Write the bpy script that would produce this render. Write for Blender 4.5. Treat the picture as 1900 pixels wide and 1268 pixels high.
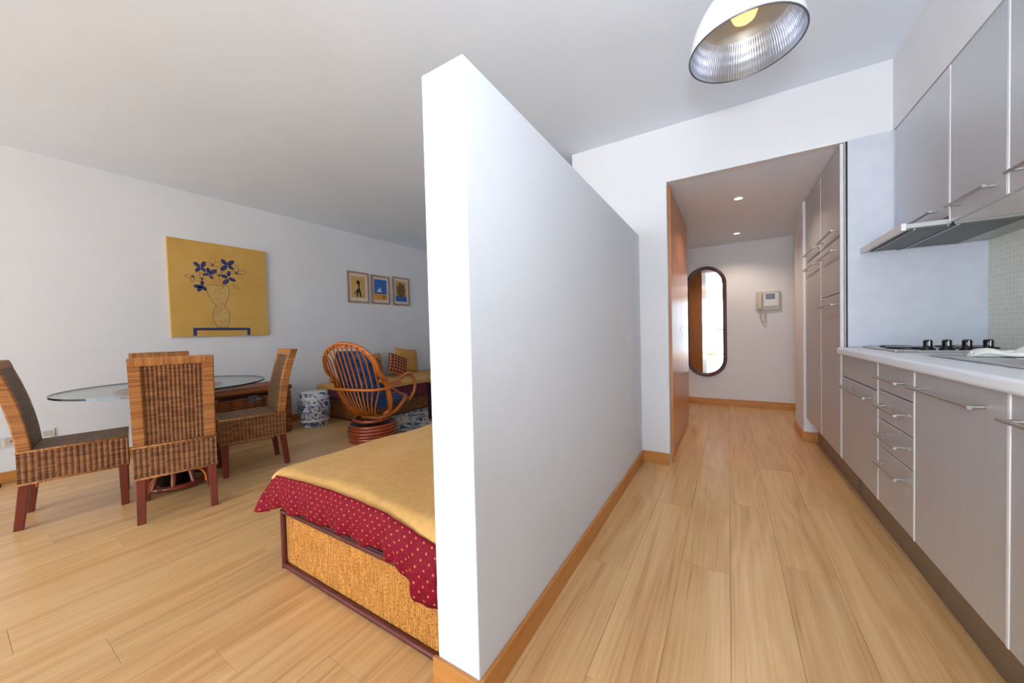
import bpy, math, random
from mathutils import Vector, Matrix, noise as mnoise
random.seed(7)
PI=math.pi
sc=bpy.context.scene
COL=sc.collection
for o in list(bpy.data.objects): bpy.data.objects.remove(o)

# ---------------------------------------------------------------- camera
def make_camera():
    y,p,r=[math.radians(a) for a in (31.439,-1.344,1.415)]
    fw=Vector((-math.sin(y)*math.cos(p),math.cos(y)*math.cos(p),math.sin(p)))
    rt=Vector((math.cos(y),math.sin(y),0)); up=rt.cross(fw)
    rt2=math.cos(r)*rt-math.sin(r)*up; up2=math.sin(r)*rt+math.cos(r)*up
    cd=bpy.data.cameras.new('camera'); c=bpy.data.objects.new('camera',cd); COL.objects.link(c)
    M=Matrix((rt2,up2,-fw)).transposed().to_4x4(); M.translation=(0,0,1.053)
    c.matrix_world=M; cd.sensor_width=36; cd.sensor_fit='HORIZONTAL'; cd.lens=36*656.955/1900
    cd.clip_start=.02; sc.camera=c
make_camera()
# ---------------------------------------------------------------- light, exposure
sc.view_settings.view_transform='Standard'; sc.view_settings.look='None'
sc.view_settings.gamma=1; sc.view_settings.use_curve_mapping=False
sc.view_settings.exposure=0.22
SKY=9.2; FLASH=24.0
def make_world():
    w=bpy.data.worlds.new('sky'); sc.world=w; w.use_nodes=True; nt=w.node_tree; nt.nodes.clear()
    out=nt.nodes.new('ShaderNodeOutputWorld'); bg=nt.nodes.new('ShaderNodeBackground')
    tc=nt.nodes.new('ShaderNodeTexCoord'); sx=nt.nodes.new('ShaderNodeSeparateXYZ'); cr=nt.nodes.new('ShaderNodeValToRGB')
    mr=nt.nodes.new('ShaderNodeMapRange'); mr.inputs['From Min'].default_value=-1
    nt.links.new(tc.outputs['Generated'],sx.inputs[0]); nt.links.new(sx.outputs['Z'],mr.inputs['Value'])
    nt.links.new(mr.outputs[0],cr.inputs[0]); nt.links.new(cr.outputs[0],bg.inputs[0]); nt.links.new(bg.outputs[0],out.inputs[0])
    e=cr.color_ramp.elements; e[0].position=.40; e[0].color=(.82,.95,1.15,1); e[1].position=.52; e[1].color=(.62,.79,1,1)
    bg.inputs[1].default_value=SKY
make_world()
def area(name,loc,rot,sx,sy,power,color=(1,1,1),portal=False,shape='RECTANGLE'):
    l=bpy.data.lights.new(name,'AREA'); l.shape=shape; l.size=sx
    if shape=='RECTANGLE': l.size_y=sy
    l.energy=power; l.color=color
    if portal: l.cycles.is_portal=True
    o=bpy.data.objects.new(name,l); COL.objects.link(o); o.location=loc; o.rotation_euler=rot
    return o
YB=-5.0
area('window_portal',(.27,YB-.02,1.12),(PI/2,0,0),1.36,2.2,1,portal=True)
area('window_portal.001',(-2.44,YB-.02,1.12),(PI/2,0,0),3.52,2.2,1,portal=True)
# the photographer's flash, just above and behind the camera
area('camera_flash',(.05,-.2,1.3),(math.radians(142),0,math.radians(-10)),.13,.13,FLASH,(.79,.90,1),shape='DISK')
def sun(power,tilt,az):
    l=bpy.data.lights.new('sun','SUN'); l.energy=power; l.angle=.01; l.color=(.74,.88,1)
    o=bpy.data.objects.new('sun',l); COL.objects.link(o); o.rotation_euler=(math.radians(tilt),0,math.radians(az))
sun(62,34,8)
def point(name,loc,power,color,rad=.03):
    l=bpy.data.lights.new(name,'POINT'); l.energy=power; l.color=color; l.shadow_soft_size=rad
    o=bpy.data.objects.new(name,l); COL.objects.link(o); o.location=loc
def spot(name,loc,power,color,ang=110):
    l=bpy.data.lights.new(name,'SPOT'); l.energy=power; l.color=color; l.shadow_soft_size=.03; l.spot_size=math.radians(ang); l.spot_blend=.6
    o=bpy.data.objects.new(name,l); COL.objects.link(o); o.location=loc

# ---------------------------------------------------------------- materials
def C(r,g,b):
    f=lambda c:(c/255/12.92 if c/255<=.04045 else ((c/255+.055)/1.055)**2.4)
    return (f(r),f(g),f(b),1)
def N(nt,typ,inp=None,**at):
    n=nt.nodes.new('ShaderNode'+typ)
    for k,v in at.items(): setattr(n,k,v)
    for k,v in (inp or {}).items():
        s=n.inputs[k]
        if isinstance(v,bpy.types.NodeSocket): nt.links.new(v,s)
        elif isinstance(v,bpy.types.Node): nt.links.new(v.outputs[0],s)
        else: s.default_value=v
    return n
def mth(nt,op,a,b=None,c=None):
    d={0:a}
    if b is not None:d[1]=b
    if c is not None:d[2]=c
    return N(nt,'Math',d,operation=op)
def ramp(nt,fac,stops,interp='LINEAR'):
    n=N(nt,'ValToRGB',{0:fac}); e=n.color_ramp.elements; n.color_ramp.interpolation=interp
    while len(e)<len(stops): e.new(.5)
    for i,(p,c) in enumerate(stops): e[i].position=p; e[i].color=c
    return n
def mixc(nt,f,a,b,mode='MIX'):
    n=N(nt,'Mix',data_type='RGBA',blend_type=mode)
    for i,v in ((0,f),(6,a),(7,b)):
        if isinstance(v,bpy.types.Node): v=v.outputs[2] if v.bl_idname=='ShaderNodeMix' else v.outputs[0]
        if isinstance(v,bpy.types.NodeSocket): nt.links.new(v,n.inputs[i])
        else: n.inputs[i].default_value=v
    return n.outputs[2]
MATS={}
def new(name):
    m=bpy.data.materials.new(name); m.use_nodes=True; nt=m.node_tree
    b=nt.nodes['Principled BSDF']; MATS[name]=m
    return m,nt,b
def S(b,**k):
    for n,v in k.items():
        n=n.replace('_',' ')
        s=b.inputs[n]
        if isinstance(v,bpy.types.NodeSocket): b.id_data.links.new(v,s)
        elif isinstance(v,bpy.types.Node): b.id_data.links.new(v.outputs[0],s)
        else: s.default_value=v
def bump(nt,b,h,strength=.3,dist=.002):
    n=N(nt,'Bump',{'Height':h,'Strength':strength,'Distance':dist}); nt.links.new(n.outputs[0],b.inputs['Normal'])
def uvm(nt,scale=(1,1,1),rnd=0):
    tc=N(nt,'TexCoord'); src=tc.outputs['UV']
    if rnd:
        oi=N(nt,'ObjectInfo'); mu=mth(nt,'MULTIPLY',oi.outputs['Random'],rnd)
        cb=N(nt,'CombineXYZ',{0:mu,1:mu,2:mu}); src=N(nt,'VectorMath',{0:src,1:cb},operation='ADD').outputs[0]
    return N(nt,'Mapping',{'Vector':src,'Scale':scale}).outputs[0]
def plain(name,col,rough=.5,metal=0,nb=0,nscale=200,**k):
    m,nt,b=new(name)
    tc=uvm(nt); ns=N(nt,'TexNoise',{'Vector':tc,'Scale':nscale if nb else 12,'Detail':3})
    dark=tuple(c*.93 for c in col[:3])+(1,)
    cr=ramp(nt,ns.outputs[0],[(.3,dark),(.7,col)])
    S(b,Base_Color=cr,Roughness=rough,Metallic=metal,**k)
    if nb: bump(nt,b,ns.outputs[0],nb,.001)
    return m
def paint(name,col):
    m,nt,b=new(name); tc=N(nt,'TexCoord').outputs['Object']
    n1=N(nt,'TexNoise',{'Vector':tc,'Scale':1.3,'Detail':4}); n2=N(nt,'TexNoise',{'Vector':tc,'Scale':160,'Detail':2})
    d=tuple(c*.965 for c in col[:3])+(1,)
    S(b,Base_Color=ramp(nt,n1.outputs[0],[(.35,d),(.65,col)]),Roughness=.75,Specular_IOR_Level=.3)
    bump(nt,b,n2.outputs[0],.12,.0008); return m
paint('wall_paint',C(229,227,228)); paint('ceiling_paint',C(236,242,252)); paint('partition_paint',C(224,226,232))
plain('dark',C(18,17,17),.4); plain('black_plastic',C(14,13,15),.22); plain('balcony_tile',C(225,222,216),.8); plain('white_plastic',C(225,223,218),.4)
plain('grey_plastic',C(196,186,172),.45); plain('screen',C(120,122,150),.15); plain('subfloor',C(120,90,60),.9)
plain('alu_white',C(235,234,232),.35); plain('chrome',C(215,212,208),.22,1.0); plain('rubber',C(20,20,20),.7)
plain('enamel_white',C(238,238,240),.25); plain('rim_grey',C(120,122,126),.35,.8); plain('cord_white',C(230,230,230),.5)
plain('edge_white',C(222,216,212),.35); plain('panel_white',C(205,206,214),.4); plain('plinth_grey',C(150,140,130),.4,.8)
plain('mat_card',C(226,205,190),.8); plain('print_ochre',C(205,165,95),.7); plain('print_blue',C(45,100,180),.7)
plain('print_orange',C(215,150,60),.7); plain('print_dark',C(50,35,20),.7); plain('print_white',C(225,222,220),.7)
plain('print_brown',C(120,90,50),.7); plain('print_red',C(130,35,30),.7)
plain('ink_navy',C(38,50,98),.6); plain('ink_brown',C(95,62,40),.6); plain('ink_rust',C(190,120,60),.6)
plain('dark_leg',C(98,38,24),.35); plain('dark_table',C(45,28,24),.3); plain('towel',C(238,238,232),.9,nb=.5,nscale=900)
plain('handset',C(205,190,165),.4)
def wood(name,c1,c2,rough=.35,axis=1,scale=1.0,rnd=13,spec=.5,coat=0):
    m,nt,b=new(name); s=[9*scale,9*scale,9*scale]; s[axis]=.9*scale
    v=uvm(nt,tuple(s),rnd); n1=N(nt,'TexNoise',{'Vector':v,'Scale':1.6,'Detail':6,'Distortion':.6})
    n2=N(nt,'TexNoise',{'Vector':v,'Scale':14,'Detail':3})
    f=mixc(nt,.3,n1.outputs[0],n2.outputs[0])
    S(b,Base_Color=ramp(nt,f,[(.3,c1),(.68,c2)]),Roughness=rough,Specular_IOR_Level=spec,Coat_Weight=coat,Coat_Roughness=.22)
    bump(nt,b,n2.outputs[0],.05,.001); return m
wood('orange_wood',C(182,112,48),C(208,144,74),.4,0); wood('orange_wood_v',C(180,106,50),C(204,134,72),.3,1,coat=.25)
wood('frame_wood',C(140,105,85),C(170,135,110),.5,1); wood('red_wood',C(92,30,18),C(128,48,26),.35,1)
wood('rattan',C(162,74,14),C(212,118,34),.28,1,coat=.3); wood('rattan_red',C(112,38,14),C(164,66,26),.25,1,coat=.4)
wood('mirror_wood',C(52,14,14),C(92,28,26),.3,1,coat=.4); wood('bed_pole',C(70,22,20),C(112,44,36),.35,1)
def floor_mat():
    m,nt,b=new('laminate')
    v0=uvm(nt,(1,1,1),37.0)
    sep=N(nt,'SeparateXYZ',{0:v0})
    w=N(nt,'TexNoise',{'Vector':N(nt,'Mapping',{'Vector':v0,'Scale':(4.2,.55,1)}).outputs[0],'Scale':1.0,'Detail':2})
    rings=mth(nt,'SINE',mth(nt,'ADD',mth(nt,'MULTIPLY',w.outputs[0],46.0),mth(nt,'MULTIPLY',sep.outputs[0],40.0)))
    r01=mth(nt,'MULTIPLY_ADD',rings,.5,.5)
    fine=N(nt,'TexNoise',{'Vector':N(nt,'Mapping',{'Vector':v0,'Scale':(75,1.4,1)}).outputs[0],'Scale':1.5,'Detail':5})
    broad=N(nt,'TexNoise',{'Vector':N(nt,'Mapping',{'Vector':v0,'Scale':(9,.6,1)}).outputs[0],'Scale':1.0,'Detail':3})
    f=mth(nt,'ADD',mth(nt,'MULTIPLY',r01,.085),mth(nt,'ADD',mth(nt,'MULTIPLY',fine.outputs[0],.42),mth(nt,'MULTIPLY',broad.outputs[0],.45)))
    col=ramp(nt,f,[(.30,C(188,138,88)),(.45,C(212,166,112)),(.58,C(222,181,128)),(.78,C(230,194,144))])
    oi=N(nt,'ObjectInfo'); hs=N(nt,'HueSaturation',{'Value':mth(nt,'MULTIPLY_ADD',oi.outputs['Random'],.11,.95).outputs[0],'Color':col.outputs[0]})
    S(b,Base_Color=hs,Roughness=mth(nt,'MULTIPLY_ADD',fine.outputs[0],.12,.24),Specular_IOR_Level=.5)
    bump(nt,b,fine.outputs[0],.06,.0006)
floor_mat()
def steel(name,c1,c2,rough,vert=True):
    m,nt,b=new(name); v=uvm(nt,(260,2.2,1) if vert else (2,260,1),5)
    n=N(nt,'TexNoise',{'Vector':v,'Scale':1.5,'Detail':4})
    n2=N(nt,'TexNoise',{'Vector':uvm(nt,(3,3,3)),'Scale':1.2,'Detail':2})
    S(b,Base_Color=ramp(nt,n.outputs[0],[(.25,c1),(.75,c2)]),Metallic=.7,Roughness=mth(nt,'MULTIPLY_ADD',n2.outputs[0],.1,rough))
    bump(nt,b,n.outputs[0],.12,.0005)
plain('handle_steel',C(176,170,165),.32,.75)
steel('steel_front',C(200,202,206),C(209,210,213),.42); steel('steel_plain',C(190,190,190),C(215,215,215),.25,False)
steel('steel_hood',C(165,165,160),C(185,185,180),.35,False)
def counter_mat():
    m,nt,b=new('counter'); n=N(nt,'TexNoise',{'Vector':uvm(nt),'Scale':400,'Detail':2})
    S(b,Base_Color=ramp(nt,n.outputs[0],[(.35,C(220,221,226)),(.65,C(234,235,240))]),Roughness=.28)
counter_mat()
def wicker(name,c_hi,c_lo,c_dark,upitch=1.0,vpitch=.008,rough=.55,depth=.0015):
    # uv: u in rib units (pitch 1), v in metres ; strands pass over and under alternate stakes
    m,nt,b=new(name); tc=N(nt,'TexCoord').outputs['UV']; sp=N(nt,'SeparateXYZ',{0:tc})
    u=mth(nt,'DIVIDE',sp.outputs[0],upitch); v=mth(nt,'DIVIDE',sp.outputs[1],vpitch)
    par=mth(nt,'MULTIPLY',mth(nt,'FLOOR',mth(nt,'ADD',u,.5)),.5)
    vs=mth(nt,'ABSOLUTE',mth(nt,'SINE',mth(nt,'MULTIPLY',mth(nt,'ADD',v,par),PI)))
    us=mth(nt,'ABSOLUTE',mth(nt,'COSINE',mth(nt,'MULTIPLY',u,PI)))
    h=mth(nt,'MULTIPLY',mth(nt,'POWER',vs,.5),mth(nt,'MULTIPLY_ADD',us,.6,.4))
    cell=N(nt,'CombineXYZ',{0:mth(nt,'FLOOR',mth(nt,'MULTIPLY',u,.34)),1:mth(nt,'FLOOR',v)})
    wn=N(nt,'TexWhiteNoise',{'Vector':cell})
    ns=N(nt,'TexNoise',{'Vector':N(nt,'Mapping',{'Vector':tc,'Scale':(.5,9,1)}).outputs[0],'Scale':2.0,'Detail':3})
    f=mth(nt,'MULTIPLY_ADD',wn.outputs[0],.45,mth(nt,'MULTIPLY',ns.outputs[0],.6))
    base=ramp(nt,f,[(.2,c_lo),(.8,c_hi)])
    groove_shade=ramp(nt,h,[(.2,c_dark),(.75,(1,1,1,1))])  # shade of the weave grooves, multiplied into the base colour
    S(b,Base_Color=mixc(nt,.8,base,groove_shade,'MULTIPLY'),Roughness=rough,Specular_IOR_Level=.35)
    bump(nt,b,h,.7,depth)
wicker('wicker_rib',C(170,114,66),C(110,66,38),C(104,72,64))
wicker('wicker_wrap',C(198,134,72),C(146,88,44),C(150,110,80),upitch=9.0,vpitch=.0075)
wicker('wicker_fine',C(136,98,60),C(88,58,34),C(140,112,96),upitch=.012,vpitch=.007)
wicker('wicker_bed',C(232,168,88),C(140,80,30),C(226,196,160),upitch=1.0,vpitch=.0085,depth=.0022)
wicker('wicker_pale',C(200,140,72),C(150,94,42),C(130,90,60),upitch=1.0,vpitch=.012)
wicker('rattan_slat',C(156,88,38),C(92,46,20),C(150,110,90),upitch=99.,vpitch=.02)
def seagrass(name,c1,c2,cd):
    m,nt,b=new(name); tc=N(nt,'TexCoord').outputs['UV']
    a=N(nt,'TexNoise',{'Vector':N(nt,'Mapping',{'Vector':tc,'Scale':(1.1,9,1)}).outputs[0],'Scale':2.0,'Detail':4,'Distortion':.5})
    tw=N(nt,'TexNoise',{'Vector':N(nt,'Mapping',{'Vector':tc,'Scale':(3.2,90,1)}).outputs[0],'Scale':1.3,'Detail':3})
    base=ramp(nt,a.outputs[0],[(.28,c2),(.66,c1)]); st=ramp(nt,tw.outputs[0],[(.34,cd),(.50,(1,1,1,1))])
    S(b,Base_Color=mixc(nt,.85,base,st,'MULTIPLY'),Roughness=.6,Specular_IOR_Level=.25); bump(nt,b,tw.outputs[0],.8,.003)
seagrass('wicker_bed2',C(226,160,80),C(176,108,44),C(128,84,56))
def fabric(name,c1,c2,scale=40,rough=.6,bs=.15,sheen=.2):
    m,nt,b=new(name); v=uvm(nt,(1,1,1)); n=N(nt,'TexNoise',{'Vector':v,'Scale':scale,'Detail':5,'Distortion':.4})
    n2=N(nt,'TexNoise',{'Vector':v,'Scale':6,'Detail':3,'Distortion':1.0})
    S(b,Base_Color=ramp(nt,n.outputs[0],[(.3,c1),(.7,c2)]),Roughness=rough,Sheen_Weight=sheen,Specular_IOR_Level=.3)
    bump(nt,b,n2.outputs[0],bs,.02)
fabric('gold_cloth',C(208,156,86),C(220,172,102),30,.5,.12,.05); fabric('gold_cloth2',C(194,136,66),C(208,154,84),30,.6,.1,.05)
fabric('blue_leather',C(18,44,84),C(34,70,120),20,.32,.6,0)
def dots():
    m,nt,b=new('maroon_dots'); tc=N(nt,'TexCoord').outputs['UV']; sp=N(nt,'SeparateXYZ',{0:tc}); P=.036
    v=mth(nt,'DIVIDE',sp.outputs[1],P*.6); row=mth(nt,'FLOOR',v)
    u=mth(nt,'ADD',mth(nt,'DIVIDE',sp.outputs[0],P),mth(nt,'MULTIPLY',row,.5))
    fu=mth(nt,'MULTIPLY',mth(nt,'SUBTRACT',mth(nt,'FRACT',u),.5),P); fv=mth(nt,'MULTIPLY',mth(nt,'SUBTRACT',mth(nt,'FRACT',v),.5),P*.6)
    d=mth(nt,'SQRT',mth(nt,'ADD',mth(nt,'MULTIPLY',fu,fu),mth(nt,'MULTIPLY',fv,fv)))
    m_=mth(nt,'LESS_THAN',d,.0034)
    n=N(nt,'TexNoise',{'Vector':tc,'Scale':60,'Detail':3})
    base=ramp(nt,n.outputs[0],[(.3,C(112,6,26)),(.7,C(136,12,36))])
    S(b,Base_Color=mixc(nt,m_,base,C(206,120,70)),Roughness=.6,Sheen_Weight=0.0,Specular_IOR_Level=.15)
dots(); fabric('maroon_plain',C(84,12,34),C(104,20,44),50,.6,.1)
def plaid():
    m,nt,b=new('plaid'); tc=N(nt,'TexCoord').outputs['UV']; sp=N(nt,'SeparateXYZ',{0:tc}); out=[]
    for i in (0,1):
        f=mth(nt,'FRACT',mth(nt,'MULTIPLY',sp.outputs[i],19.0)); out.append(mth(nt,'LESS_THAN',f,.24))
        g=mth(nt,'FRACT',mth(nt,'MULTIPLY_ADD',sp.outputs[i],9.5,.3)); out.append(mth(nt,'LESS_THAN',g,.3))
    c=mixc(nt,mth(nt,'MULTIPLY',mth(nt,'ADD',out[1],out[3]),.5),C(128,32,34),C(74,18,40))
    c=mixc(nt,mth(nt,'MULTIPLY',mth(nt,'ADD',out[0],out[2]),.5),c,C(226,160,84))
    S(b,Base_Color=c,Roughness=.8)
plaid()
def porcelain():
    m,nt,b=new('porcelain'); tc=N(nt,'TexCoord').outputs['Object']; sp=N(nt,'SeparateXYZ',{0:tc}); z=sp.outputs[2]
    wv=N(nt,'TexVoronoi',{'Vector':tc,'Scale':44},feature='F1'); n=N(nt,'TexNoise',{'Vector':tc,'Scale':46,'Detail':2,'Distortion':1.4})
    vine=mth(nt,'GREATER_THAN',n.outputs[0],.50)
    vo=N(nt,'TexVoronoi',{'Vector':tc,'Scale':8.5,'Randomness':.55},feature='F1')
    disc=mth(nt,'LESS_THAN',vo.outputs['Distance'],.30); halo=mth(nt,'LESS_THAN',vo.outputs['Distance'],.42)
    petal=mth(nt,'GREATER_THAN',n.outputs[0],.42)
    body=mth(nt,'MAXIMUM',mth(nt,'MULTIPLY',vine,mth(nt,'SUBTRACT',1.0,halo)),mth(nt,'MULTIPLY',disc,petal))
    inb=mth(nt,'MULTIPLY',mth(nt,'GREATER_THAN',z,.092),mth(nt,'LESS_THAN',z,.325))
    n3=N(nt,'TexNoise',{'Vector':tc,'Scale':13,'Detail':0}); n4=N(nt,'TexNoise',{'Vector':tc,'Scale':50,'Detail':2})
    patch=mth(nt,'MULTIPLY',mth(nt,'GREATER_THAN',n3.outputs[0],.50),mth(nt,'GREATER_THAN',n4.outputs[0],.45))
    b1=mth(nt,'MULTIPLY',mth(nt,'GREATER_THAN',z,.352),mth(nt,'LESS_THAN',z,.405)); b2=mth(nt,'MULTIPLY',mth(nt,'GREATER_THAN',z,.008),mth(nt,'LESS_THAN',z,.062))
    edges=mth(nt,'MULTIPLY',patch,mth(nt,'ADD',b1,b2))
    f=mth(nt,'MINIMUM',mth(nt,'ADD',mth(nt,'MULTIPLY',body,inb),edges),1.0)
    S(b,Base_Color=mixc(nt,mth(nt,'MULTIPLY',f,.93),C(212,214,220),C(28,38,110)),Roughness=.12,Coat_Weight=.5)
porcelain()
def rug():
    m,nt,b=new('rug_pattern'); tc=N(nt,'TexCoord').outputs['UV']
    n=N(nt,'TexNoise',{'Vector':tc,'Scale':4.2,'Detail':1,'Distortion':2.2})
    c=ramp(nt,n.outputs[0],[(.0,C(196,190,170)),(.42,C(196,190,170)),(.43,C(24,42,66)),(.50,C(24,42,66)),(.51,C(196,190,170)),(.58,C(196,190,170)),(.59,C(52,92,124))],'CONSTANT')
    f=N(nt,'TexNoise',{'Vector':tc,'Scale':300})
    S(b,Base_Color=c,Roughness=.95); bump(nt,b,f.outputs[0],.5,.004)
rug()
def mosaic():
    m,nt,b=new('mosaic'); tc=N(nt,'TexCoord').outputs['UV']
    br=N(nt,'TexBrick',{'Vector':tc,'Color1':C(214,210,192),'Color2':C(224,219,203),'Mortar':C(238,234,222),'Scale':1.0,'Mortar Size':.0016,'Mortar Smooth':.1,'Brick Width':.025,'Row Height':.025},offset=0.0)
    S(b,Base_Color=br.outputs[0],Roughness=.3); bump(nt,b,mth(nt,'SUBTRACT',1.0,br.outputs[1]),.4,.001)
mosaic()
def canvas():
    m,nt,b=new('canvas_ochre'); tc=uvm(nt); n=N(nt,'TexNoise',{'Vector':tc,'Scale':3,'Detail':5}); n2=N(nt,'TexNoise',{'Vector':tc,'Scale':500})
    S(b,Base_Color=ramp(nt,n.outputs[0],[(.3,C(196,152,78)),(.7,C(206,163,90))]),Roughness=.8,Specular_IOR_Level=.2); bump(nt,b,n2.outputs[0],.2,.0005)
canvas()
def mirror():
    m,nt,b=new('mirror_glass'); n=N(nt,'TexNoise',{'Vector':uvm(nt),'Scale':2})
    S(b,Base_Color=ramp(nt,n.outputs[0],[(0,(.86,.88,.87,1)),(1,(.88,.9,.89,1))]),Metallic=1.0,Roughness=.01)
mirror()
def thin_glass(name,tint,refl=.5):
    m,nt,b=new(name); nt.nodes.remove(b); out=nt.nodes['Material Output']
    lw=mth(nt,'MULTIPLY_ADD',mth(nt,'POWER',N(nt,'LayerWeight',{0:.5}).outputs[1],5.0),.55,.03); tr=N(nt,'BsdfTransparent',{0:tint}); gl=N(nt,'BsdfGlossy',{'Roughness':.01})
    mx=N(nt,'MixShader',{0:lw.outputs[0],1:tr.outputs[0],2:gl.outputs[0]}); nt.links.new(mx.outputs[0],out.inputs[0])
thin_glass('window_glass',(.96,.98,.98,1)); thin_glass('table_glass',(.90,.95,.93,1))
plain('glass_edge',C(16,26,24),.1)
def prism():
    m,nt,b=new('prismatic_alu'); tc=N(nt,'TexCoord').outputs['UV']; sp=N(nt,'SeparateXYZ',{0:tc})
    a=mth(nt,'SINE',mth(nt,'MULTIPLY',sp.outputs[0],2*PI*120)); c=mth(nt,'SINE',mth(nt,'MULTIPLY',sp.outputs[1],2*PI*30))
    h=mth(nt,'ADD',a,c)
    S(b,Base_Color=C(212,215,224),Metallic=1.0,Roughness=.3); bump(nt,b,h,.22,.001)
prism(); plain('cone_alu',C(190,182,170),.45,.6)
def emit(name,col,st):
    m,nt,b=new(name); S(b,Base_Color=col,Emission_Color=col,Emission_Strength=st,Roughness=.3)
emit('bulb_glow',(1,.70,.30,1),.95); emit('spot_glow',(1,.86,.62,1),14)
def filt():
    m,nt,b=new('filter_mesh'); tc=N(nt,'TexCoord').outputs['UV']
    ck=N(nt,'TexChecker',{'Vector':tc,'Scale':260,'Color1':C(70,68,64),'Color2':C(120,117,110)})
    S(b,Base_Color=ck.outputs[0],Metallic=.7,Roughness=.45)
filt()

# ---------------------------------------------------------------- mesh helpers
ROOT={}
class MB:
    def __init__(s): s.v=[];s.f=[];s.m=[];s.sm=[];s.uv=[]
    def add(s,vs,fs,mi=0,smooth=False,uvs=None):
        o=len(s.v); s.v+= [Vector(p) for p in vs]
        for i,f in enumerate(fs):
            s.f.append([o+k for k in f]); s.m.append(mi); s.sm.append(smooth); s.uv.append(uvs[i] if uvs else None)
        return s
    def box(s,x0,x1,y0,y1,z0,z1,mi=0,M=None):
        vs=[Vector((x,y,z)) for x in (x0,x1) for y in (y0,y1) for z in (z0,z1)]
        if M is not None: vs=[M@p for p in vs]
        return s.add(vs,[(0,1,3,2),(4,6,7,5),(0,4,5,1),(2,3,7,6),(0,2,6,4),(1,5,7,3)],mi)
    def grid(s,P,mi=0,uv=None,smooth=True,flip=False):
        n=len(P);k=len(P[0]); vs=[p for r in P for p in r]; fs=[];us=[]
        for i in range(n-1):
            for j in range(k-1):
                q=[(i,j),(i+1,j),(i+1,j+1),(i,j+1)]
                if flip:q=q[::-1]
                fs.append([a*k+b for a,b in q])
                if uv: us.append([uv(a,b) for a,b in q])
        return s.add(vs,fs,mi,smooth,us if uv else None)
    def tube(s,pts,r,n=8,closed=False,mi=0,flat=1.0,caps=True):
        pts=[Vector(p) for p in pts]; L=len(pts); rs=r if isinstance(r,(list,tuple)) else [r]*L
        T=[]
        for i in range(L):
            a=pts[(i-1)%L] if (closed or i>0) else pts[i]; b=pts[(i+1)%L] if (closed or i<L-1) else pts[i]
            T.append((b-a).normalized())
        up=Vector((0,0,1)) if abs(T[0].z)<.9 else Vector((1,0,0)); nrm=(up-T[0]*up.dot(T[0])).normalized()
        rings=[];acc=[0]
        for i in range(L):
            if i: 
                nrm=(nrm-T[i]*nrm.dot(T[i])).normalized(); acc.append(acc[-1]+(pts[i]-pts[i-1]).length)
            bn=T[i].cross(nrm)
            rings.append([pts[i]+rs[i]*(math.cos(2*PI*k/n)*nrm*flat+math.sin(2*PI*k/n)*bn) for k in range(n)])
        vs=[p for R in rings for p in R]; fs=[];us=[]; cc=L if closed else L-1; rr=sum(rs)/L
        for i in range(cc):
            i2=(i+1)%L; l0=acc[i]; l1=acc[i+1] if i+1<L else acc[i]+(pts[0]-pts[i]).length
            for k in range(n):
                k2=(k+1)%n; fs.append([i*n+k,i*n+k2,i2*n+k2,i2*n+k]); a=2*PI*rr*k/n;b=2*PI*rr*(k+1)/n
                us.append([(a,l0),(b,l0),(b,l1),(a,l1)])
        s.add(vs,fs,mi,True,us)
        if not closed and caps: s.add(rings[0][::-1],[list(range(n))],mi); s.add(rings[-1],[list(range(n))],mi)
        return s
    def lathe(s,prof,n=32,c=(0,0,0),mi=0,smooth=True,flip=False,M=None):
        P=[[Vector((c[0]+r*math.cos(2*PI*k/n),c[1]+r*math.sin(2*PI*k/n),c[2]+z)) for r,z in prof] for k in range(n+1)]
        if M is not None: P=[[M@p for p in r] for r in P]
        L=[0]
        for i in range(1,len(prof)): L.append(L[-1]+math.dist(prof[i],prof[i-1]))
        return s.grid(P,mi,lambda i,j:(i/n,L[j]),smooth,flip)
    def prism(s,pts,d,mi=0,side=None):
        # pts: planar loop of 3D points, d: extrusion vector
        a=[Vector(p) for p in pts]; d=Vector(d); n=len(a); b=[p+d for p in a]
        s.add(a[::-1],[list(range(n))],mi); s.add(b,[list(range(n))],mi)
        return s.add(a+b,[[i,(i+1)%n,n+(i+1)%n,n+i] for i in range(n)],mi if side is None else side)
    def build(s,name,mats,parent=None,bevel=0,seg=2,local=False,weld=False):
        off=Vector((0,0,0))
        if parent is not None and not local: off=ROOT.get(parent.as_pointer(),Vector((0,0,0)))
        me=bpy.data.meshes.new(name); me.from_pydata([tuple(p-off) for p in s.v],[],s.f)
        if isinstance(mats,str): mats=[mats]
        for m in mats: me.materials.append(MATS[m])
        me.polygons.foreach_set('material_index',s.m); me.polygons.foreach_set('use_smooth',s.sm)
        uvl=me.uv_layers.new(name='UVMap'); data=[0.0]*(2*len(me.loops))
        for p,u in zip(me.polygons,s.uv):
            nn=p.normal; ax=max(range(3),key=lambda i:abs(nn[i]))
            for k,li in enumerate(p.loop_indices):
                if u: a,b=u[k]
                else:
                    co=me.vertices[me.loops[li].vertex_index].co
                    a,b=((co.y,co.z),(co.x,co.z),(co.x,co.y))[ax]
                data[2*li]=a;data[2*li+1]=b
        uvl.data.foreach_set('uv',data)
        o=bpy.data.objects.new(name,me); COL.objects.link(o)
        if parent is not None:
            o.parent=parent
            ROOT[o.as_pointer()]=off
        else: ROOT[o.as_pointer()]=Vector((0,0,0))
        if bevel:
            b=o.modifiers.new('bevel','BEVEL'); b.width=bevel; b.segments=seg; b.limit_method='ANGLE'; b.angle_limit=math.radians(50)
        return o
def thing(name,label,cat,loc,rz=0,group=None):
    o=bpy.data.objects.new(name,None); COL.objects.link(o); o.location=loc; o.rotation_euler=(0,0,rz); o.empty_display_size=.1
    o['label']=label;o['category']=cat
    if group:o['group']=group
    ROOT[o.as_pointer()]=Vector(loc); return o
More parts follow.
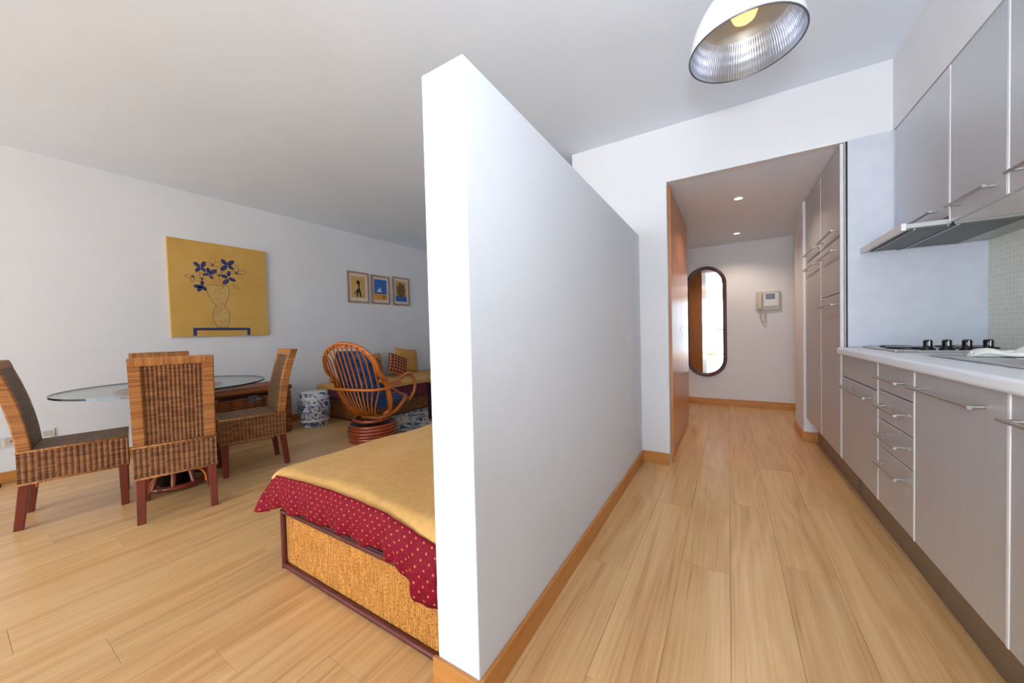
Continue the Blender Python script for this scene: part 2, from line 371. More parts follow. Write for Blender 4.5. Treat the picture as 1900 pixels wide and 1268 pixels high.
def tag(o,label,cat,group=None):
    o['label']=label;o['category']=cat
    if group:o['group']=group
    return o
def struct(o): o['kind']='structure'; return o
def B(*a,**k): return MB().box(*a,**k)
def cr(pts,n=8,closed=False):
    pts=[Vector(p) for p in pts];L=len(pts);o=[]
    for i in range(L if closed else L-1):
        g=lambda j:pts[j%L] if closed else pts[max(0,min(L-1,j))]
        a,b,c,d=g(i-1),g(i),g(i+1),g(i+2)
        for k in range(n):
            t=k/n;o.append(.5*((2*b)+(c-a)*t+(2*a-5*b+4*c-d)*t*t+(3*b-a-3*c+d)*t**3))
    if not closed:o.append(pts[-1])
    return o

# ---------------------------------------------------------------- room
XL,XR_=-4.731,1.187; YH,YE=2.956,5.594; ZC,ZH=2.591,2.176; XU=.829
YP=-1.7
floor=struct(B(XL-.2,1.4,YP,YE+.1,-.06,-.012,0).box(XL-.2,1.4,YB-.25,YP,-.06,0,1).build('floor',['subfloor','laminate']))
pw,pl=.19,1.283; cache={}
x=XL-.02; ci=0
while x<1.35:
    y=YP-((ci*.43)%1.0)*pl
    while y<YE+.05:
        y0=max(y,YP); y1=min(y+pl,YE+.05)
        if y1-y0>.06:
            L=round(y1-y0,3)
            if L not in cache:
                g=.0004; hx=pw/2-g; hy=L/2-g; c=.0006
                mb=MB(); vs=[(sx*hx,sy*hy,-.011) for sx,sy in ((-1,-1),(1,-1),(1,1),(-1,1))]+[(sx*hx,sy*hy,-c*.6) for sx,sy in ((-1,-1),(1,-1),(1,1),(-1,1))]+[(sx*(hx-c),sy*(hy-c),0) for sx,sy in ((-1,-1),(1,-1),(1,1),(-1,1))]
                fs=[(8,9,10,11)]+[(i,(i+1)%4,4+(i+1)%4,4+i) for i in range(4)]+[(4+i,4+(i+1)%4,8+(i+1)%4,8+i) for i in range(4)]
                o=mb.add(vs,fs).build('plank','laminate',floor,local=True); cache[L]=o
            else:
                o=cache[L].copy(); COL.objects.link(o); o.parent=floor
            o.location=(x+pw/2,(y0+y1)/2,0)
        y+=pl
    x+=pw; ci+=1
struct(B(XL-.2,1.4,YB-.25,YE+.15,ZC,ZC+.12).build('ceiling','ceiling_paint'))
struct(B(XL-.2,XL,YB-.25,YE+.15,0,ZC).build('wall_left','wall_paint'))
struct(B(XL,1.4,YE,YE+.15,0,ZC).build('wall_far','wall_paint'))
mb=B(XR_,1.4,YB-.25,4.6,0,ZC); struct(mb.build('wall_right','wall_paint'))
struct(B(1.3,1.4,4.6,YE,0,ZH).build('wall_hall_right','wall_paint'))
mb=B(-1.148,-.394,YH,3.03,0,ZC).box(-.394,XR_,YH,3.03,ZH,ZC).box(-1.148,-1.11,3.03,YE,0,ZC)
struct(mb.build('wall_middle','wall_paint'))
struct(B(-1.11,1.3,3.03,YE,ZH,ZC-.001).build('ceiling_hall','ceiling_paint'))
struct(B(-.752,-.599,.763,YH,0,1.804).build('wall_partition','partition_paint',bevel=.003))
struct(B(XU,XR_,YB,YH,ZH,ZC).build('wall_bulkhead','wall_paint'))
struct(B(.583,XR_,4.135,4.6,0,ZH).build('wall_pier','wall_paint'))
# back wall with two tall windows
mb=B(XL,-4.2,YB-.2,YB,0,ZC).box(-.68,-.41,YB-.2,YB,0,ZC).box(.95,XR_,YB-.2,YB,0,ZC)
mb.box(-4.2,-.68,YB-.2,YB,2.24,ZC).box(-.41,.95,YB-.2,YB,2.24,ZC); struct(mb.build('wall_back','wall_paint'))
def window(n,x0,x1,cols):
    mb=B(x0,x1,YB-.13,YB-.07,0,.06).box(x0,x1,YB-.13,YB-.07,2.18,2.24)
    w=(x1-x0)/cols
    for i in range(cols+1): mb.box(max(x0,x0+i*w-.03),min(x1,x0+i*w+.03),YB-.129,YB-.071,.06,2.18)
    o=struct(mb.build('window_%d'%n,'alu_white',bevel=.004))
    for i in range(cols): B(x0+i*w+.03,x0+(i+1)*w-.03,YB-.103,YB-.097,.06,2.18).build('pane','window_glass',o)
window(1,-.41,.95,2); window(2,-4.2,-.68,4)
struct(B(XL,1.4,YB-1.6,YB-.25,-.12,-.02).build('balcony_floor','balcony_tile'))
rl=thing('balcony_railing','dark metal railing on the balcony behind the camera, seen only in the mirror','railing',(-1.7,YB-1.5,-.02))
MB().tube([(XL,YB-1.5,1.0),(1.4,YB-1.5,1.0)],.022).build('top_rail','dark',rl)
xx=XL+.1
o0=None
while xx<1.35:
    if o0 is None: o0=MB().tube([(0,0,-.98),(0,0,0)],.008,6).build('baluster','dark',rl,local=True); o=o0
    else: o=o0.copy(); COL.objects.link(o)
    o.parent=rl; o.location=(xx+1.7,0,1.0); xx+=.14
# baseboards
bh=.088; bt=.013
def base(side,*a): struct(B(*a,0,bh).build('baseboard_'+side,'orange_wood',bevel=.003))
base('left',XL,XL+bt,YB,YE); base('partition_right',-.599,-.599+bt,.763-bt,YH-bt); base('partition_end',-.752-bt,-.599,.763-bt,.763)
base('middle',-.599,-.394+.0,YH-bt,YH); base('far_hall',-1.11,1.3,YE-bt,YE); base('far_living',XL+bt,-1.15,YE-bt,YE)
base('pier_near',.583-bt,XR_,4.135-bt,4.135); base('pier_left',.583-bt,.583,4.135,4.6)
base('living_right',-1.161,-1.148,YH,YE-bt); 
# ---------------------------------------------------------------- wardrobe
t=thing('wardrobe','orange wood fitted wardrobe lining the left side of the hallway','wardrobe',(-.74,3.68,0))
B(-1.105,-.40,3.034,4.35,.0,ZH-.004).build('carcass','orange_wood_v',t,bevel=.002)
for y0,y1 in ((3.066,3.69),(3.695,4.33)):
    d=B(-.40,-.376,y0,y1,.085,ZH-.02).build('door','orange_wood_v',t,bevel=.002)
    yy=y0+.06 if y0>3.4 else y1-.06
    MB().box(-.376,-.366,yy-.05,yy+.05,1.045,1.057).build('handle','chrome',d,bevel=.002)
B(-.40,-.385,3.034,4.35,.0,.08).build('plinth','orange_wood',t)
B(-.40,-.376,3.031,3.062,0,ZH-.004).build('side_frame','orange_wood_v',t)
# ---------------------------------------------------------------- kitchen
def handle(parent,X,y0,y1,z,r=.006,off=.036):
    h=MB().tube([(X-off,y0,z),(X-off,y1,z)],r,8)
    for yy in (y0+.02,y1-.02): h.tube([(X-off,yy,z),(X-.001,yy,z)],r*.8,6)
    return h.build('handle','handle_steel',parent)
def front(name,parent,X,y0,y1,z0,z1,hy=None,hz=None,white=True,off=.036):
    d=B(X,X+.018,y0,y1,z0,z1).build(name,'steel_front',parent,bevel=.0025)
    if white:
        B(X-.002,X+.018,y1-.0005,y1+.011,z0,z1).build('edge_strip','edge_white',d,bevel=.002)
    if hy: handle(d,X,hy[0],hy[1],hz,off=off)
    return d
XC=.598
def base_unit(label,y0,y1):
    t=thing('base_cabinet',label,'cabinet',((.9),(y0+y1)/2,0),group='steel-fronted base cabinets under the worktop')
    B(XC+.019,1.18,y0,y1,.222,.75 if .8<y0<1.5 else .872).build('carcass','edge_white',t)
    B(.682,.70,y0,y1,0,.222).build('plinth','plinth_grey',t)
    return t
t=base_unit('steel base cabinet under the hob with a fixed panel above one door',2.318,2.925)
front('top_panel',t,XC,2.3175,2.925,.742,.872); front('door',t,XC,2.3175,2.925,.222,.733,(2.37,2.84),.690)
t=base_unit('narrow steel base cabinet with four stacked drawers',1.936,2.317)
for (a,b),hz in zip(((.752,.872),(.617,.746),(.487,.611),(.222,.481)),(.815,.686,.556,.427)):
    front('drawer',t,XC,1.936,2.304,a,b,(1.985,2.235),hz)
t=base_unit('wide steel base cabinet with one tall door and a long high handle',1.405,1.935)
front('door',t,XC,1.4045,1.922,.222,.872,(1.475,1.865),.818)
t=base_unit('steel base cabinet cut off by the right edge of the picture',.85,1.404)
front('door',t,XC,.851,1.391,.222,.872,(.95,1.355),.813)
t=base_unit('steel base cabinet under the sink bowl nearest to the camera',.30,.849)
front('door',t,XC,.312,.837,.222,.872,(.40,.75),.813)
# tall cabinets
def tall(label,y0,y1,zs,group='tall steel cabinets at the end of the kitchen run'):
    t=thing('tall_cabinet',label,'cabinet',(.9,(y0+y1)/2,0),group=group)
    B(XC+.019,1.18,y0,y1,.222,ZH-.006).build('carcass','edge_white',t)
    B(.682,.70,y0,y1,0,.222).build('plinth','plinth_grey',t)
    return t
t=tall('tall steel cabinet beside the worktop with three stacked doors',2.951,3.508,0)
for a,b,hz in ((1.612,2.165,1.652),(1.258,1.604,1.528),(.222,1.250,1.186)):
    front('door',t,XC,2.962,3.495,a,b,(2.985,3.42),hz)
B(XC-.002,XC+.016,2.951,2.961,.222,ZH-.008).build('edge_strip','edge_white',t,bevel=.002)
B(.628,XR_-.002,2.935,2.950,.916,ZH-.003).build('side_panel','panel_white',t,bevel=.001)
B(.621,.627,2.936,2.950,.222,ZH-.008).build('shadow_gap','dark',t)  # solid dark strip standing in for the shade inside the gap
t=tall('tall steel cabinet next to the hallway pier with two stacked doors',3.509,4.12,0)
for a,b,hz in ((1.612,2.165,1.652),(.222,1.604,1.528)):
    front('door',t,XC,3.514,4.105,a,b,(3.54,3.96),hz,white=False)
# worktop with a real cut-out for the bowl
gx=[.575,.74,1.10,1.1865]; gy=[.30,1.0,1.52,2.934]; mb=MB(); vs=[(x_,y_,z_) for z_ in (.875,.915) for x_ in gx for y_ in gy]; fs=[]
for a in range(3):
    for b in range(3):
        if (a,b)!=(1,1):
            q=[a*4+b,(a+1)*4+b,(a+1)*4+b+1,a*4+b+1]; fs.append([k+16 for k in q]); fs.append(q[::-1])
loop=[0,4,8,12,13,14,15,11,7,3,2,1]
for k in range(12): u,v=loop[k],loop[(k+1)%12]; fs.append([u,v,v+16,u+16])
hole=[5,6,10,9]
for k in range(4): u,v=hole[k],hole[(k+1)%4]; fs.append([u,v,v+16,u+16])
mb.add(vs,fs)
tag(mb.build('worktop','counter',bevel=.012,seg=4),'light grey kitchen worktop with a rounded front edge on the steel base cabinets','worktop')
# hob
t=thing('hob','stainless steel hob with four black knobs set in the worktop','hob',(.92,2.67,.915))
B(.69,1.14,2.42,2.90,.9155,.922).build('hob_plate','steel_plain',t,bevel=.003)
mb=MB()
for a,b in (((.69,2.42),(1.14,2.42)),((.69,2.42),(.69,2.90)),((.69,2.90),(1.14,2.90)),((1.14,2.42),(1.14,2.90))):
    mb.tube([(a[0],a[1],.922),(b[0],b[1],.922)],.004,6)
mb.build('raised_rim','steel_plain',t)
for (bx,by,r) in ((.80,2.66,.085),(1.03,2.65,.07),(.80,2.81,.065),(1.03,2.80,.085)):
    MB().lathe([(0,.001),(r,.001),(r,.007),(r*.93,.010),(0,.010)],32,(bx,by,.922)).build('hot_plate','black_plastic',t)
for kx in (.812,.873,.935,.998):
    k=MB().lathe([(0,0),(.026,0),(.027,.006),(.017,.014),(.015,.03),(.016,.044),(.012,.050),(0,.051)],20,(kx,2.475,.922)).build('knob','black_plastic',t)
    B(kx-.002,kx+.002,2.459,2.463,.932,.968).build('pointer','white_plastic',k)
# sink
t=thing('sink','stainless steel sink with a drainer set in the worktop near the right edge','sink',(.92,1.6,.915))
mb=B(.715,1.13,1.5,2.155,.9155,.919).box(.715,.74,.98,1.5,.9155,.919).box(1.10,1.13,.98,1.5,.9155,.919).box(.74,1.10,.98,1.0,.9155,.919)
mb.build('drainer','steel_plain',t,bevel=.0015)
mb=B(.742,.746,1.003,1.517,.76,.9155).box(1.094,1.098,1.003,1.517,.76,.9155).box(.742,1.098,1.003,1.007,.76,.9155).box(.742,1.098,1.513,1.517,.76,.9155).box(.742,1.098,1.003,1.517,.756,.76)
mb.build('bowl','steel_plain',t)
MB().tube([(.715,.98,.9195),(1.13,.98,.9195),(1.13,2.155,.9195),(.715,2.155,.9195)],.0035,6,closed=True).build('raised_rim','steel_plain',t)
for i in range(7): MB().tube([(.79+i*.045,1.6,.919),(.79+i*.045,2.02,.919)],.003,6).build('drainer_rib','steel_plain',t)
# towel: folded cloth lying over the drainer
def towel():
    mb=MB(); P=[]; nu=44; nv=36
    for i in range(nu+1):
        s=i/nu; X=.795+.37*s; hw=.035+.05*min(1,s*1.6)+.012*math.sin(s*13); ht=.010+.012*min(1,max(0,s*2-.35))+.012*max(0,s-.75)*2+.004*math.sin(s*19)
        cy=2.085-.05*s; row=[]
        e=min(1,math.sqrt(min(1,s*14)),math.sqrt(min(1,(1-s)*14+.05)))
        for j in range(nv+1):
            a=2*PI*j/nv; y=math.cos(a); z=math.sin(a)
            r=1+.10*math.sin(3*a+9*s)+.08*math.sin(5*a-14*s)
            q=mnoise.noise(Vector((X*22,y*2,z*2+3)))*.35
            yy=cy+y*hw*r*(.6+.4*e); zz=.9205+1.15*max(0,(z*ht*(r+q)*e+ht*e)) 
            row.append((X,yy,zz))
        P.append(row)
    mb.grid(P,0,lambda i,j:(i*.01,j*.01))
    o=mb.build('towel','towel'); tag(o,'white towel crumpled over the sink drainer by the hob knobs','towel')
    # two fold ridges on top
    for k,(yo,zo) in enumerate(((-.03,.014),(.02,.020))):
        pts=[(.80+.36*s/10,2.085-.05*s/10+yo*(.4+.06*s)+.006*math.sin(s*1.9+k),.922+zo*(.5+.11*s)) for s in range(11)]
        MB().tube(cr(pts,4),[.0085]*41,8,flat=.8).build('fold','towel',o)
towel()
# mosaic splashback
tag(B(XR_-.006,XR_-.0005,.3,2.934,.916,1.49).build('splashback','mosaic'),'pale mosaic tile splashback on the wall behind the worktop','splashback')
# wall cabinets
def wallcab(label,y0,y1,z0,hy,hz):
    t=thing('wall_cabinet',label,'cabinet',(1.0,(y0+y1)/2,z0),group='steel-fronted wall cabinets above the worktop')
    B(XU+.019,XR_-.007,y0,y1,z0,ZH-.012).build('carcass','edge_white',t)
    d=B(XU,XU+.018,y0+.004,y1-.011,z0,ZH-.01).build('door','steel_front',t,bevel=.0025)
    if y1<2.9: B(XU-.002,XU+.018,y1-.010,y1-.001,z0,ZH-.01).build('edge_strip','edge_white',d,bevel=.002)
    handle(d,XU,hy[0],hy[1],hz)
wallcab('steel wall cabinet directly above the cooker hood',2.338,2.932,1.520,(2.40,2.86),1.562)
wallcab('narrow steel wall cabinet just right of the cooker hood',1.958,2.337,1.492,(2.0,2.265),1.545)
wallcab('steel wall cabinet whose handle touches the right edge of the picture',1.36,1.957,1.492,(1.43,1.885),1.548)
wallcab('steel wall cabinet beyond the top right corner of the picture',.75,1.359,1.492,(.85,1.28),1.548)
# cooker hood
t=thing('cooker_hood','slim steel pull-out cooker hood under the wall cabinet above the hob','hood',(.95,2.63,1.478))
B(.846,XR_-.008,2.345,2.93,1.484,1.516).build('body','steel_hood',t,bevel=.002)
v=B(.690,.838,2.338,2.932,1.486,1.508).build('visor','steel_hood',t,bevel=.002)
B(.682,.700,2.336,2.934,1.478,1.512).build('visor_lip','edge_white',v,bevel=.003)
B(.715,.724,2.40,2.88,1.4825,1.487).build('slot','dark',v)
f=B(.735,.832,2.37,2.91,1.482,1.4865).build('filter','filter_mesh',v)
f=B(.870,1.06,2.37,2.91,1.480,1.4845).build('filter','filter_mesh',t)
B(.838,.848,2.345,2.93,1.478,1.49).build('gap_shade','dark',t)  # black strip drawn as the darkness of the gap behind the visor
for a,b in ((.728,.735),(.832,.838)): B(a,b,2.36,2.92,1.480,1.487).build('filter_frame','steel_hood',v)
for a,b in ((.858,.870),(1.06,1.075)): B(a,b,2.36,2.92,1.479,1.485).build('filter_frame','steel_hood',t)
# ---------------------------------------------------------------- hallway
def stadium(cx,cz,hw,hh,y,n=20):
    o=[]
    for k in range(n+1): a=PI*k/n; o.append((cx+hw*math.cos(a),y,cz+hh-hw+hw*math.sin(a)))
    for k in range(n+1): a=PI+PI*k/n; o.append((cx+hw*math.cos(a),y,cz-hh+hw+hw*math.sin(a)))
    return o
t=thing('wall_mirror','tall oval mirror in a dark red wooden frame on the hallway end wall','mirror',(-.262,YE,1.145))
MB().tube(stadium(-.262,1.145,.228,.74,YE-.018),.019,10,closed=True).build('frame','mirror_wood',t)
MB().tube(stadium(-.262,1.145,.210,.722,YE-.026),.009,8,closed=True).build('inner_bead','mirror_wood',t)
MB().prism(stadium(-.262,1.145,.215,.727,YE-.016),(0,.012,0)).build('glass','mirror_glass',t)
t=thing('intercom','beige entry intercom with a small screen and hanging cord on the end wall','intercom',(.435,YE,1.39))
B(.308,.562,YE-.028,YE-.001,1.27,1.505).build('housing','grey_plastic',t,bevel=.006)
h=B(.325,.372,YE-.055,YE-.028,1.285,1.49).build('handset','handset',t,bevel=.008)
s=B(.392,.545,YE-.034,YE-.028,1.315,1.485).build('face_plate','white_plastic',t,bevel=.002)
B(.41,.505,YE-.037,YE-.034,1.405,1.475).build('screen','screen',s)
MB().tube(cr([(.35,YE-.03,1.275),(.352,YE-.03,1.2),(.375,YE-.03,1.125),(.395,YE-.03,1.12),(.402,YE-.03,1.2),(.40,YE-.03,1.275)],6),.007,8).build('cord','handset',t)
for i,(lx,ly,lab) in enumerate(((.085,3.686,'recessed downlight in the hallway ceiling nearer to the kitchen'),(.096,5.027,'recessed downlight in the hallway ceiling nearer to the end wall'))):
    t=thing('downlight',lab,'ceiling light',(lx,ly,ZH),group='recessed hallway downlights')
    MB().lathe([(.030,.0),(.032,-.006),(.046,-.005),(.048,.0)],28,(lx,ly,ZH)).build('trim_ring','alu_white',t)
    MB().lathe([(0,-.002),(.030,-.002)],24,(lx,ly,ZH),flip=True).build('lamp','spot_glow',t)
    spot('downlight_beam'+('' if i==0 else '.001'),(lx,ly,ZH-.02),19,(1,.82,.66),140)
# ---------------------------------------------------------------- pendant lamp
LX,LY,LZ=.062,1.632,2.106
t=thing('pendant_lamp','white industrial pendant lamp with a ribbed silver reflector hanging from the ceiling','lamp',(LX,LY,LZ))
prof=[(.186,0),(.184,.03),(.172,.08),(.150,.13),(.118,.175),(.085,.205),(.062,.222),(.055,.24),(.052,.31),(.03,.33),(.012,.335)]
MB().lathe(prof,56,(LX,LY,LZ)).build('shade','enamel_white',t)
MB().lathe([(.183,.001),(.181,.03),(.168,.08),(.146,.127)],56,(LX,LY,LZ),flip=True).build('reflector','prismatic_alu',t)
MB().lathe([(.146,.127),(.118,.168),(.085,.198),(.055,.21),(.0,.212)],56,(LX,LY,LZ),flip=True).build('inner_cone','cone_alu',t)
MB().tube([(LX+.186*math.cos(2*PI*k/56),LY+.186*math.sin(2*PI*k/56),LZ) for k in range(56)],.0032,6,closed=True).build('rim','rim_grey',t)
MB().lathe([(0,.095),(.02,.098),(.036,.110),(.044,.130),(.042,.150),(.03,.172),(.018,.19),(.016,.21)],28,(LX,LY,LZ)).build('bulb','bulb_glow',t)
MB().tube([(LX,LY,LZ+.33),(LX,LY,ZC-.02)],.004,8).build('cord','cord_white',t)
MB().lathe([(.0,-.03),(.03,-.028),(.05,-.01),(.052,0)],28,(LX,LY,ZC)).build('ceiling_rose','enamel_white',t)
# ---------------------------------------------------------------- bed
def rib_panel(P0,U,V,Nn,W,H,pitch,depth,rows=2,vfun=None):
    """corrugated woven panel; P0 corner, U,V,N unit vectors"""
    mb=MB(); U,V,Nn,P0=Vector(U),Vector(V),Vector(Nn),Vector(P0); nr=max(1,round(W/pitch)); k=6; P=[]
    for i in range(nr*k+1):
        u=W*i/(nr*k); d=depth*abs(math.cos(PI*i/k)); row=[]
        for j in range(rows+1):
            v=H*j/rows; base=P0+U*u+(vfun(v) if vfun else V*v)
            row.append(base+Nn*(d-depth))
        P.append(row)
    return mb,P,nr,k
def add_rib(mb0,*a,mi=0,**kw):
    mb,P,nr,k=rib_panel(*a,**kw); H=a[5]; rows=kw.get('rows',2)
    mb0.grid(P,mi,lambda i,j:(i/k,H*j/rows)); return mb0
def bed():
    x0,x1,y0,y1,zt=-1.757,-.768,.815,2.86,.264
    t=thing('bed','single bed with woven cane sides, gold quilt and dotted maroon frill beside the partition','bed',((x0+x1)/2,(y0+y1)/2,0))
    B(x0+.012,x1-.004,y0+.012,y1,.02,zt-.01).build('bed_base','dark_table',t)
    mb=MB(); add_rib(mb,(x0+.012,y0+.009,.02),(1,0,0),(0,0,1),(0,-1,0),x1-x0-.02,zt-.03,.0165,.0028,rows=2)
    mb.build('end_panel','wicker_bed2',t)
    mb=MB(); add_rib(mb,(x0+.009,y1,.02),(0,-1,0),(0,0,1),(-1,0,0),y1-y0-.01,zt-.03,.027,.006,rows=2)
    mb.build('side_panel','wicker_bed2',t)
    for pts in (((x0,y0,.012),(x1,y0,.012)),((x0,y0,zt),(x1,y0,zt)),((x0,y0,.0),(x0,y0,zt+.005)),((x0,y0,.012),(x0,y1,.012)),((x0,y0,zt),(x0,y1,zt)),((x1-.004,y0,.0),(x1-.004,y0,zt))):
        MB().tube(pts,.0115,10).build('pole','bed_pole',t)
    B(x0+.01,x1-.003,y0+.01,y1-.01,zt,.42).build('mattress','print_white',t,bevel=.03,seg=4)
    # quilt
    NU,NV=58,96; rr=.055; oL,oF=.09,.075; W=x1-x0; L=y1-y0; P=[]
    def edge(a):
        if a>=0: return a,0
        th=min(-a/rr,PI/2); return -rr*math.sin(th),rr*(1-math.cos(th))+max(0,-a-rr*PI/2)
    for i in range(NU+1):
        a=-oL+(W+oL)*(i/NU)**1.15; row=[]
        for j in range(NV+1):
            b=-oF+(L+oF)*(j/NV)**1.3
            X,dx=edge(a); Y,dy=edge(b); dr=(dx**3+dy**3)**(1/3)
            px,py=x0+X+.01,y0+Y+.028
            zz=.452+.016*math.sin(min(1,max(0,a)/.35)*PI/2)-dr
            wr=mnoise.noise(Vector((px*3.1+py*1.2,py*1.4,2.2)))*.022+mnoise.noise(Vector((px*8,py*3.5,7)))*.007+.008*math.sin((px*1.0+py*.35)*34+2*mnoise.noise(Vector((px*2,py*2,1))))*max(0,mnoise.noise(Vector((px*2.2,py*1.1,9)))+.25)
            zz+=wr-.02*max(0,min(1,(px+1.0)/.25))*max(0,1-(py-y0)/.3)
            row.append((min(px,x1+.010),py,zz))
        P.append(row)
    MB().grid(P,0,lambda i,j:(P[i][j][0],P[i][j][1])).build('quilt','gold_cloth',t)
    # frill: path of top and bottom points round the corner
    path=[]
    n=90
    for k in range(n): 
        y=y1-.02-(y1-.02-.88)*k/n; path.append((Vector((x0-.048,y,.405)),Vector((x0-.150,y,.225))))
    for k in range(24):
        s=k/23; a=PI/2*s
        c=Vector((x0+.022,.885,0)); 
        top=c+Vector((-.070*math.cos(a),-.095*math.sin(a),.405+.035*s))
        bl=.225+.075*s; out=.172*(1-s)+.125*s+ .06*math.sin(PI*min(1,s*1.2))*(1 if s<.83 else 0)
        path.append((top,c+Vector((-out*math.cos(a),-out*math.sin(a),bl))))
    m=110
    for k in range(1,m+1):
        s=k/m; X=x0+.022+(x1+.012-x0-.022)*s
        zt_=.440+.022*math.sin(PI*min(1,s*1.1))-.035*max(0,s-.75)*4*(s)
        zb=.312+.02*math.sin(PI*s) if s<.82 else .312-.085*min(1,(s-.82)/.10)
        path.append((Vector((X,.790-.004,zt_)),Vector((X,.760+.0*s,zb))))
    rows=10; P=[];acc=0;U=[]
    for i,(a,b) in enumerate(path):
        if i: acc+=(path[i][0]-path[i-1][0]).length+.35*(path[i][1]-path[i-1][1]).length*.2
        U.append(acc); row=[]
        nx=path[min(i+1,len(path)-1)][0]-path[max(i-1,0)][0]; nrm=Vector((nx.y,-nx.x,0)); nrm=nrm.normalized() if nrm.length>1e-6 else Vector((0,-1,0))
        if nrm.dot(Vector((-1,-1,0)))<0: nrm=-nrm
        for j in range(rows+1):
            q=j/rows; amp=.0085*q+.001
            w=math.sin(acc*2*PI/.16+1.3*math.sin(acc*6))+.5*math.sin(acc*2*PI/.071+1.7*math.sin(acc*4))
            bulge=.014*math.sin(PI*q)
            pos=a.lerp(b,q)+nrm*(amp*w+bulge)+Vector((0,0,.006*q*math.sin(acc*2*PI/.21)))
            if pos.x>x1+.012: pos.x=x1+.012
            row.append(pos)
        P.append(row)
    f=MB().grid(P,0,lambda i,j:(U[i],-j*.0175)).build('frill','maroon_dots',t)
    sm=f.modifiers.new('solid','SOLIDIFY'); sm.thickness=.002
bed()
# ---------------------------------------------------------------- dining chairs
CW,CD,ZB,ZT,HB,RK=.184,.429,.258,.445,.962,.109
def chair_profile(z):
    s=(z-ZT)/(HB-ZT); return -CD/2-RK*(.35*s+.65*s*s)
def make_chair(label):
    t=thing('dining_chair',label,'chair',(0,0,0),group='wicker dining chairs round the glass table')
    h=CD/2; w=CW
    # skirt (woven apron under the seat)
    mb=MB(); hz=ZT-ZB
    for P0,U,Nn,W in (((-w,-h,ZB),(1,0,0),(0,-1,0),2*w),((w,h,ZB),(-1,0,0),(0,1,0),2*w),((w,-h,ZB),(0,1,0),(1,0,0),CD),((-w,h,ZB),(0,-1,0),(-1,0,0),CD)):
        add_rib(mb,P0,U,(0,0,1),Nn,W,hz,.0235,.005)
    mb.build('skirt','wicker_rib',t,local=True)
    mb=MB()
    for z in (ZB,ZT-.003):
        mb.tube([(-w,-h,z),(w,-h,z),(w,h,z),(-w,h,z)],.0065,8,closed=True)
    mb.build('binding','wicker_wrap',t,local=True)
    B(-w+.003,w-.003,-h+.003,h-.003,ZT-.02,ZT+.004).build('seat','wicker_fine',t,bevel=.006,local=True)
    # backrest frame: two posts and a top rail
    pt=.052; th=.055; mb=MB(); n=14; zs=[ZT-.005+(HB-ZT+.005)*i/n for i in range(n+1)]
    for sx in (-1,1):
        xa,xb=(sx*w,sx*(w-pt)); 
        if xa>xb: xa,xb=xb,xa
        P=[];U=[(0),(.05),(.1),(.15),(.2)]
        for z in zs:
            y=chair_profile(z); P.append([(xa,y,z),(xb,y,z),(xb,y+th,z),(xa,y+th,z),(xa,y,z)])
        mb.grid(P,0,lambda i,j:(U[j],zs[i]),smooth=False)
        mb.add(P[-1][:4],[(0,1,2,3)])
    yt=chair_profile(HB)
    zr=HB-.045; yr=chair_profile(zr)
    mb.add([(-w,yt-.002,HB+.004),(w,yt-.002,HB+.004),(w,yt+th+.002,HB+.004),(-w,yt+th+.002,HB+.004),(-w,yr-.002,zr),(w,yr-.002,zr),(w,yr+th+.002,zr),(-w,yr+th+.002,zr)],
           [(0,1,2,3),(7,6,5,4),(4,5,1,0),(5,6,2,1),(6,7,3,2),(7,4,0,3)],0,False,
           [[(0,a),(0,b),(.1,b),(.1,a)] for a,b in ((0,.36),)*6][:1]+[[(0,0),(0,.36),(.1,.36),(.1,0)]]+[[(0,0),(0,.36),(.1,.36),(.1,0)],[(0,0),(.05,0),(.05,.02),(0,.02)],[(0,0),(0,.36),(.1,.36),(.1,0)],[(0,0),(.05,0),(.05,.02),(0,.02)]])
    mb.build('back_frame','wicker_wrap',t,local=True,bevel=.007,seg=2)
    # rear woven panel following the curve, recessed
    W=2*(w-pt); rows=12; nr=round(W/.0185); k=6; P=[]
    for i in range(nr*k+1):
        u=-w+pt+W*i/(nr*k); d=.006*abs(math.cos(PI*i/k)); row=[]
        for j in range(rows+1):
            z=ZT+(zr-ZT)*j/rows; row.append((u,chair_profile(z)+.018-d,z))
        P.append(row)
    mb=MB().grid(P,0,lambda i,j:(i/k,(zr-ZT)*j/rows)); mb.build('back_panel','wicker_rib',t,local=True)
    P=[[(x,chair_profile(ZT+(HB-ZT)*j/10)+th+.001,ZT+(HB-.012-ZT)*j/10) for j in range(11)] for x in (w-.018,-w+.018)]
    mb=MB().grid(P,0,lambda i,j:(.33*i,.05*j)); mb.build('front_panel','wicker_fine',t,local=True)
    # legs
    for sx in (-1,1):
        for fr in (0,1):
            xo=sx*(w-.004); xi=sx*(w-.046)
            if fr: ya,yb=h-.004,h-.046; fa,fb=ya-.002,yb+.004
            else: ya,yb=-h+.004,-h+.046; fa,fb=ya-.028,yb-.034
            fo=xo; fi=xi+sx*.006
            vs=[(xo,ya,ZB+.02),(xi,ya,ZB+.02),(xi,yb,ZB+.02),(xo,yb,ZB+.02),(fo,fa,0),(fi,fa,0),(fi,fb,0),(fo,fb,0)]
            MB().add(vs,[(0,1,2,3),(7,6,5,4),(0,4,5,1),(1,5,6,2),(2,6,7,3),(3,7,4,0)]).build('leg','red_wood',t,bevel=.003,local=True)
    for sy in (-1,1):
        for sx in (-1,1):
            pts=cr([(sx*(w-.055),sy*(h-.03),ZB-.10),(sx*(w-.062),sy*(h-.03),ZB-.05),(sx*(w-.085),sy*(h-.03),ZB-.015),(sx*(w-.13),sy*(h-.03),ZB+.002)],4)
            MB().tube(pts,.006,6).build('corner_brace','rattan',t,local=True)
    return t
def copy_tree(o,parent=None):
    c=o.copy(); COL.objects.link(c); c.parent=parent
    for ch in list(o.children): copy_tree(ch,c)
    return c
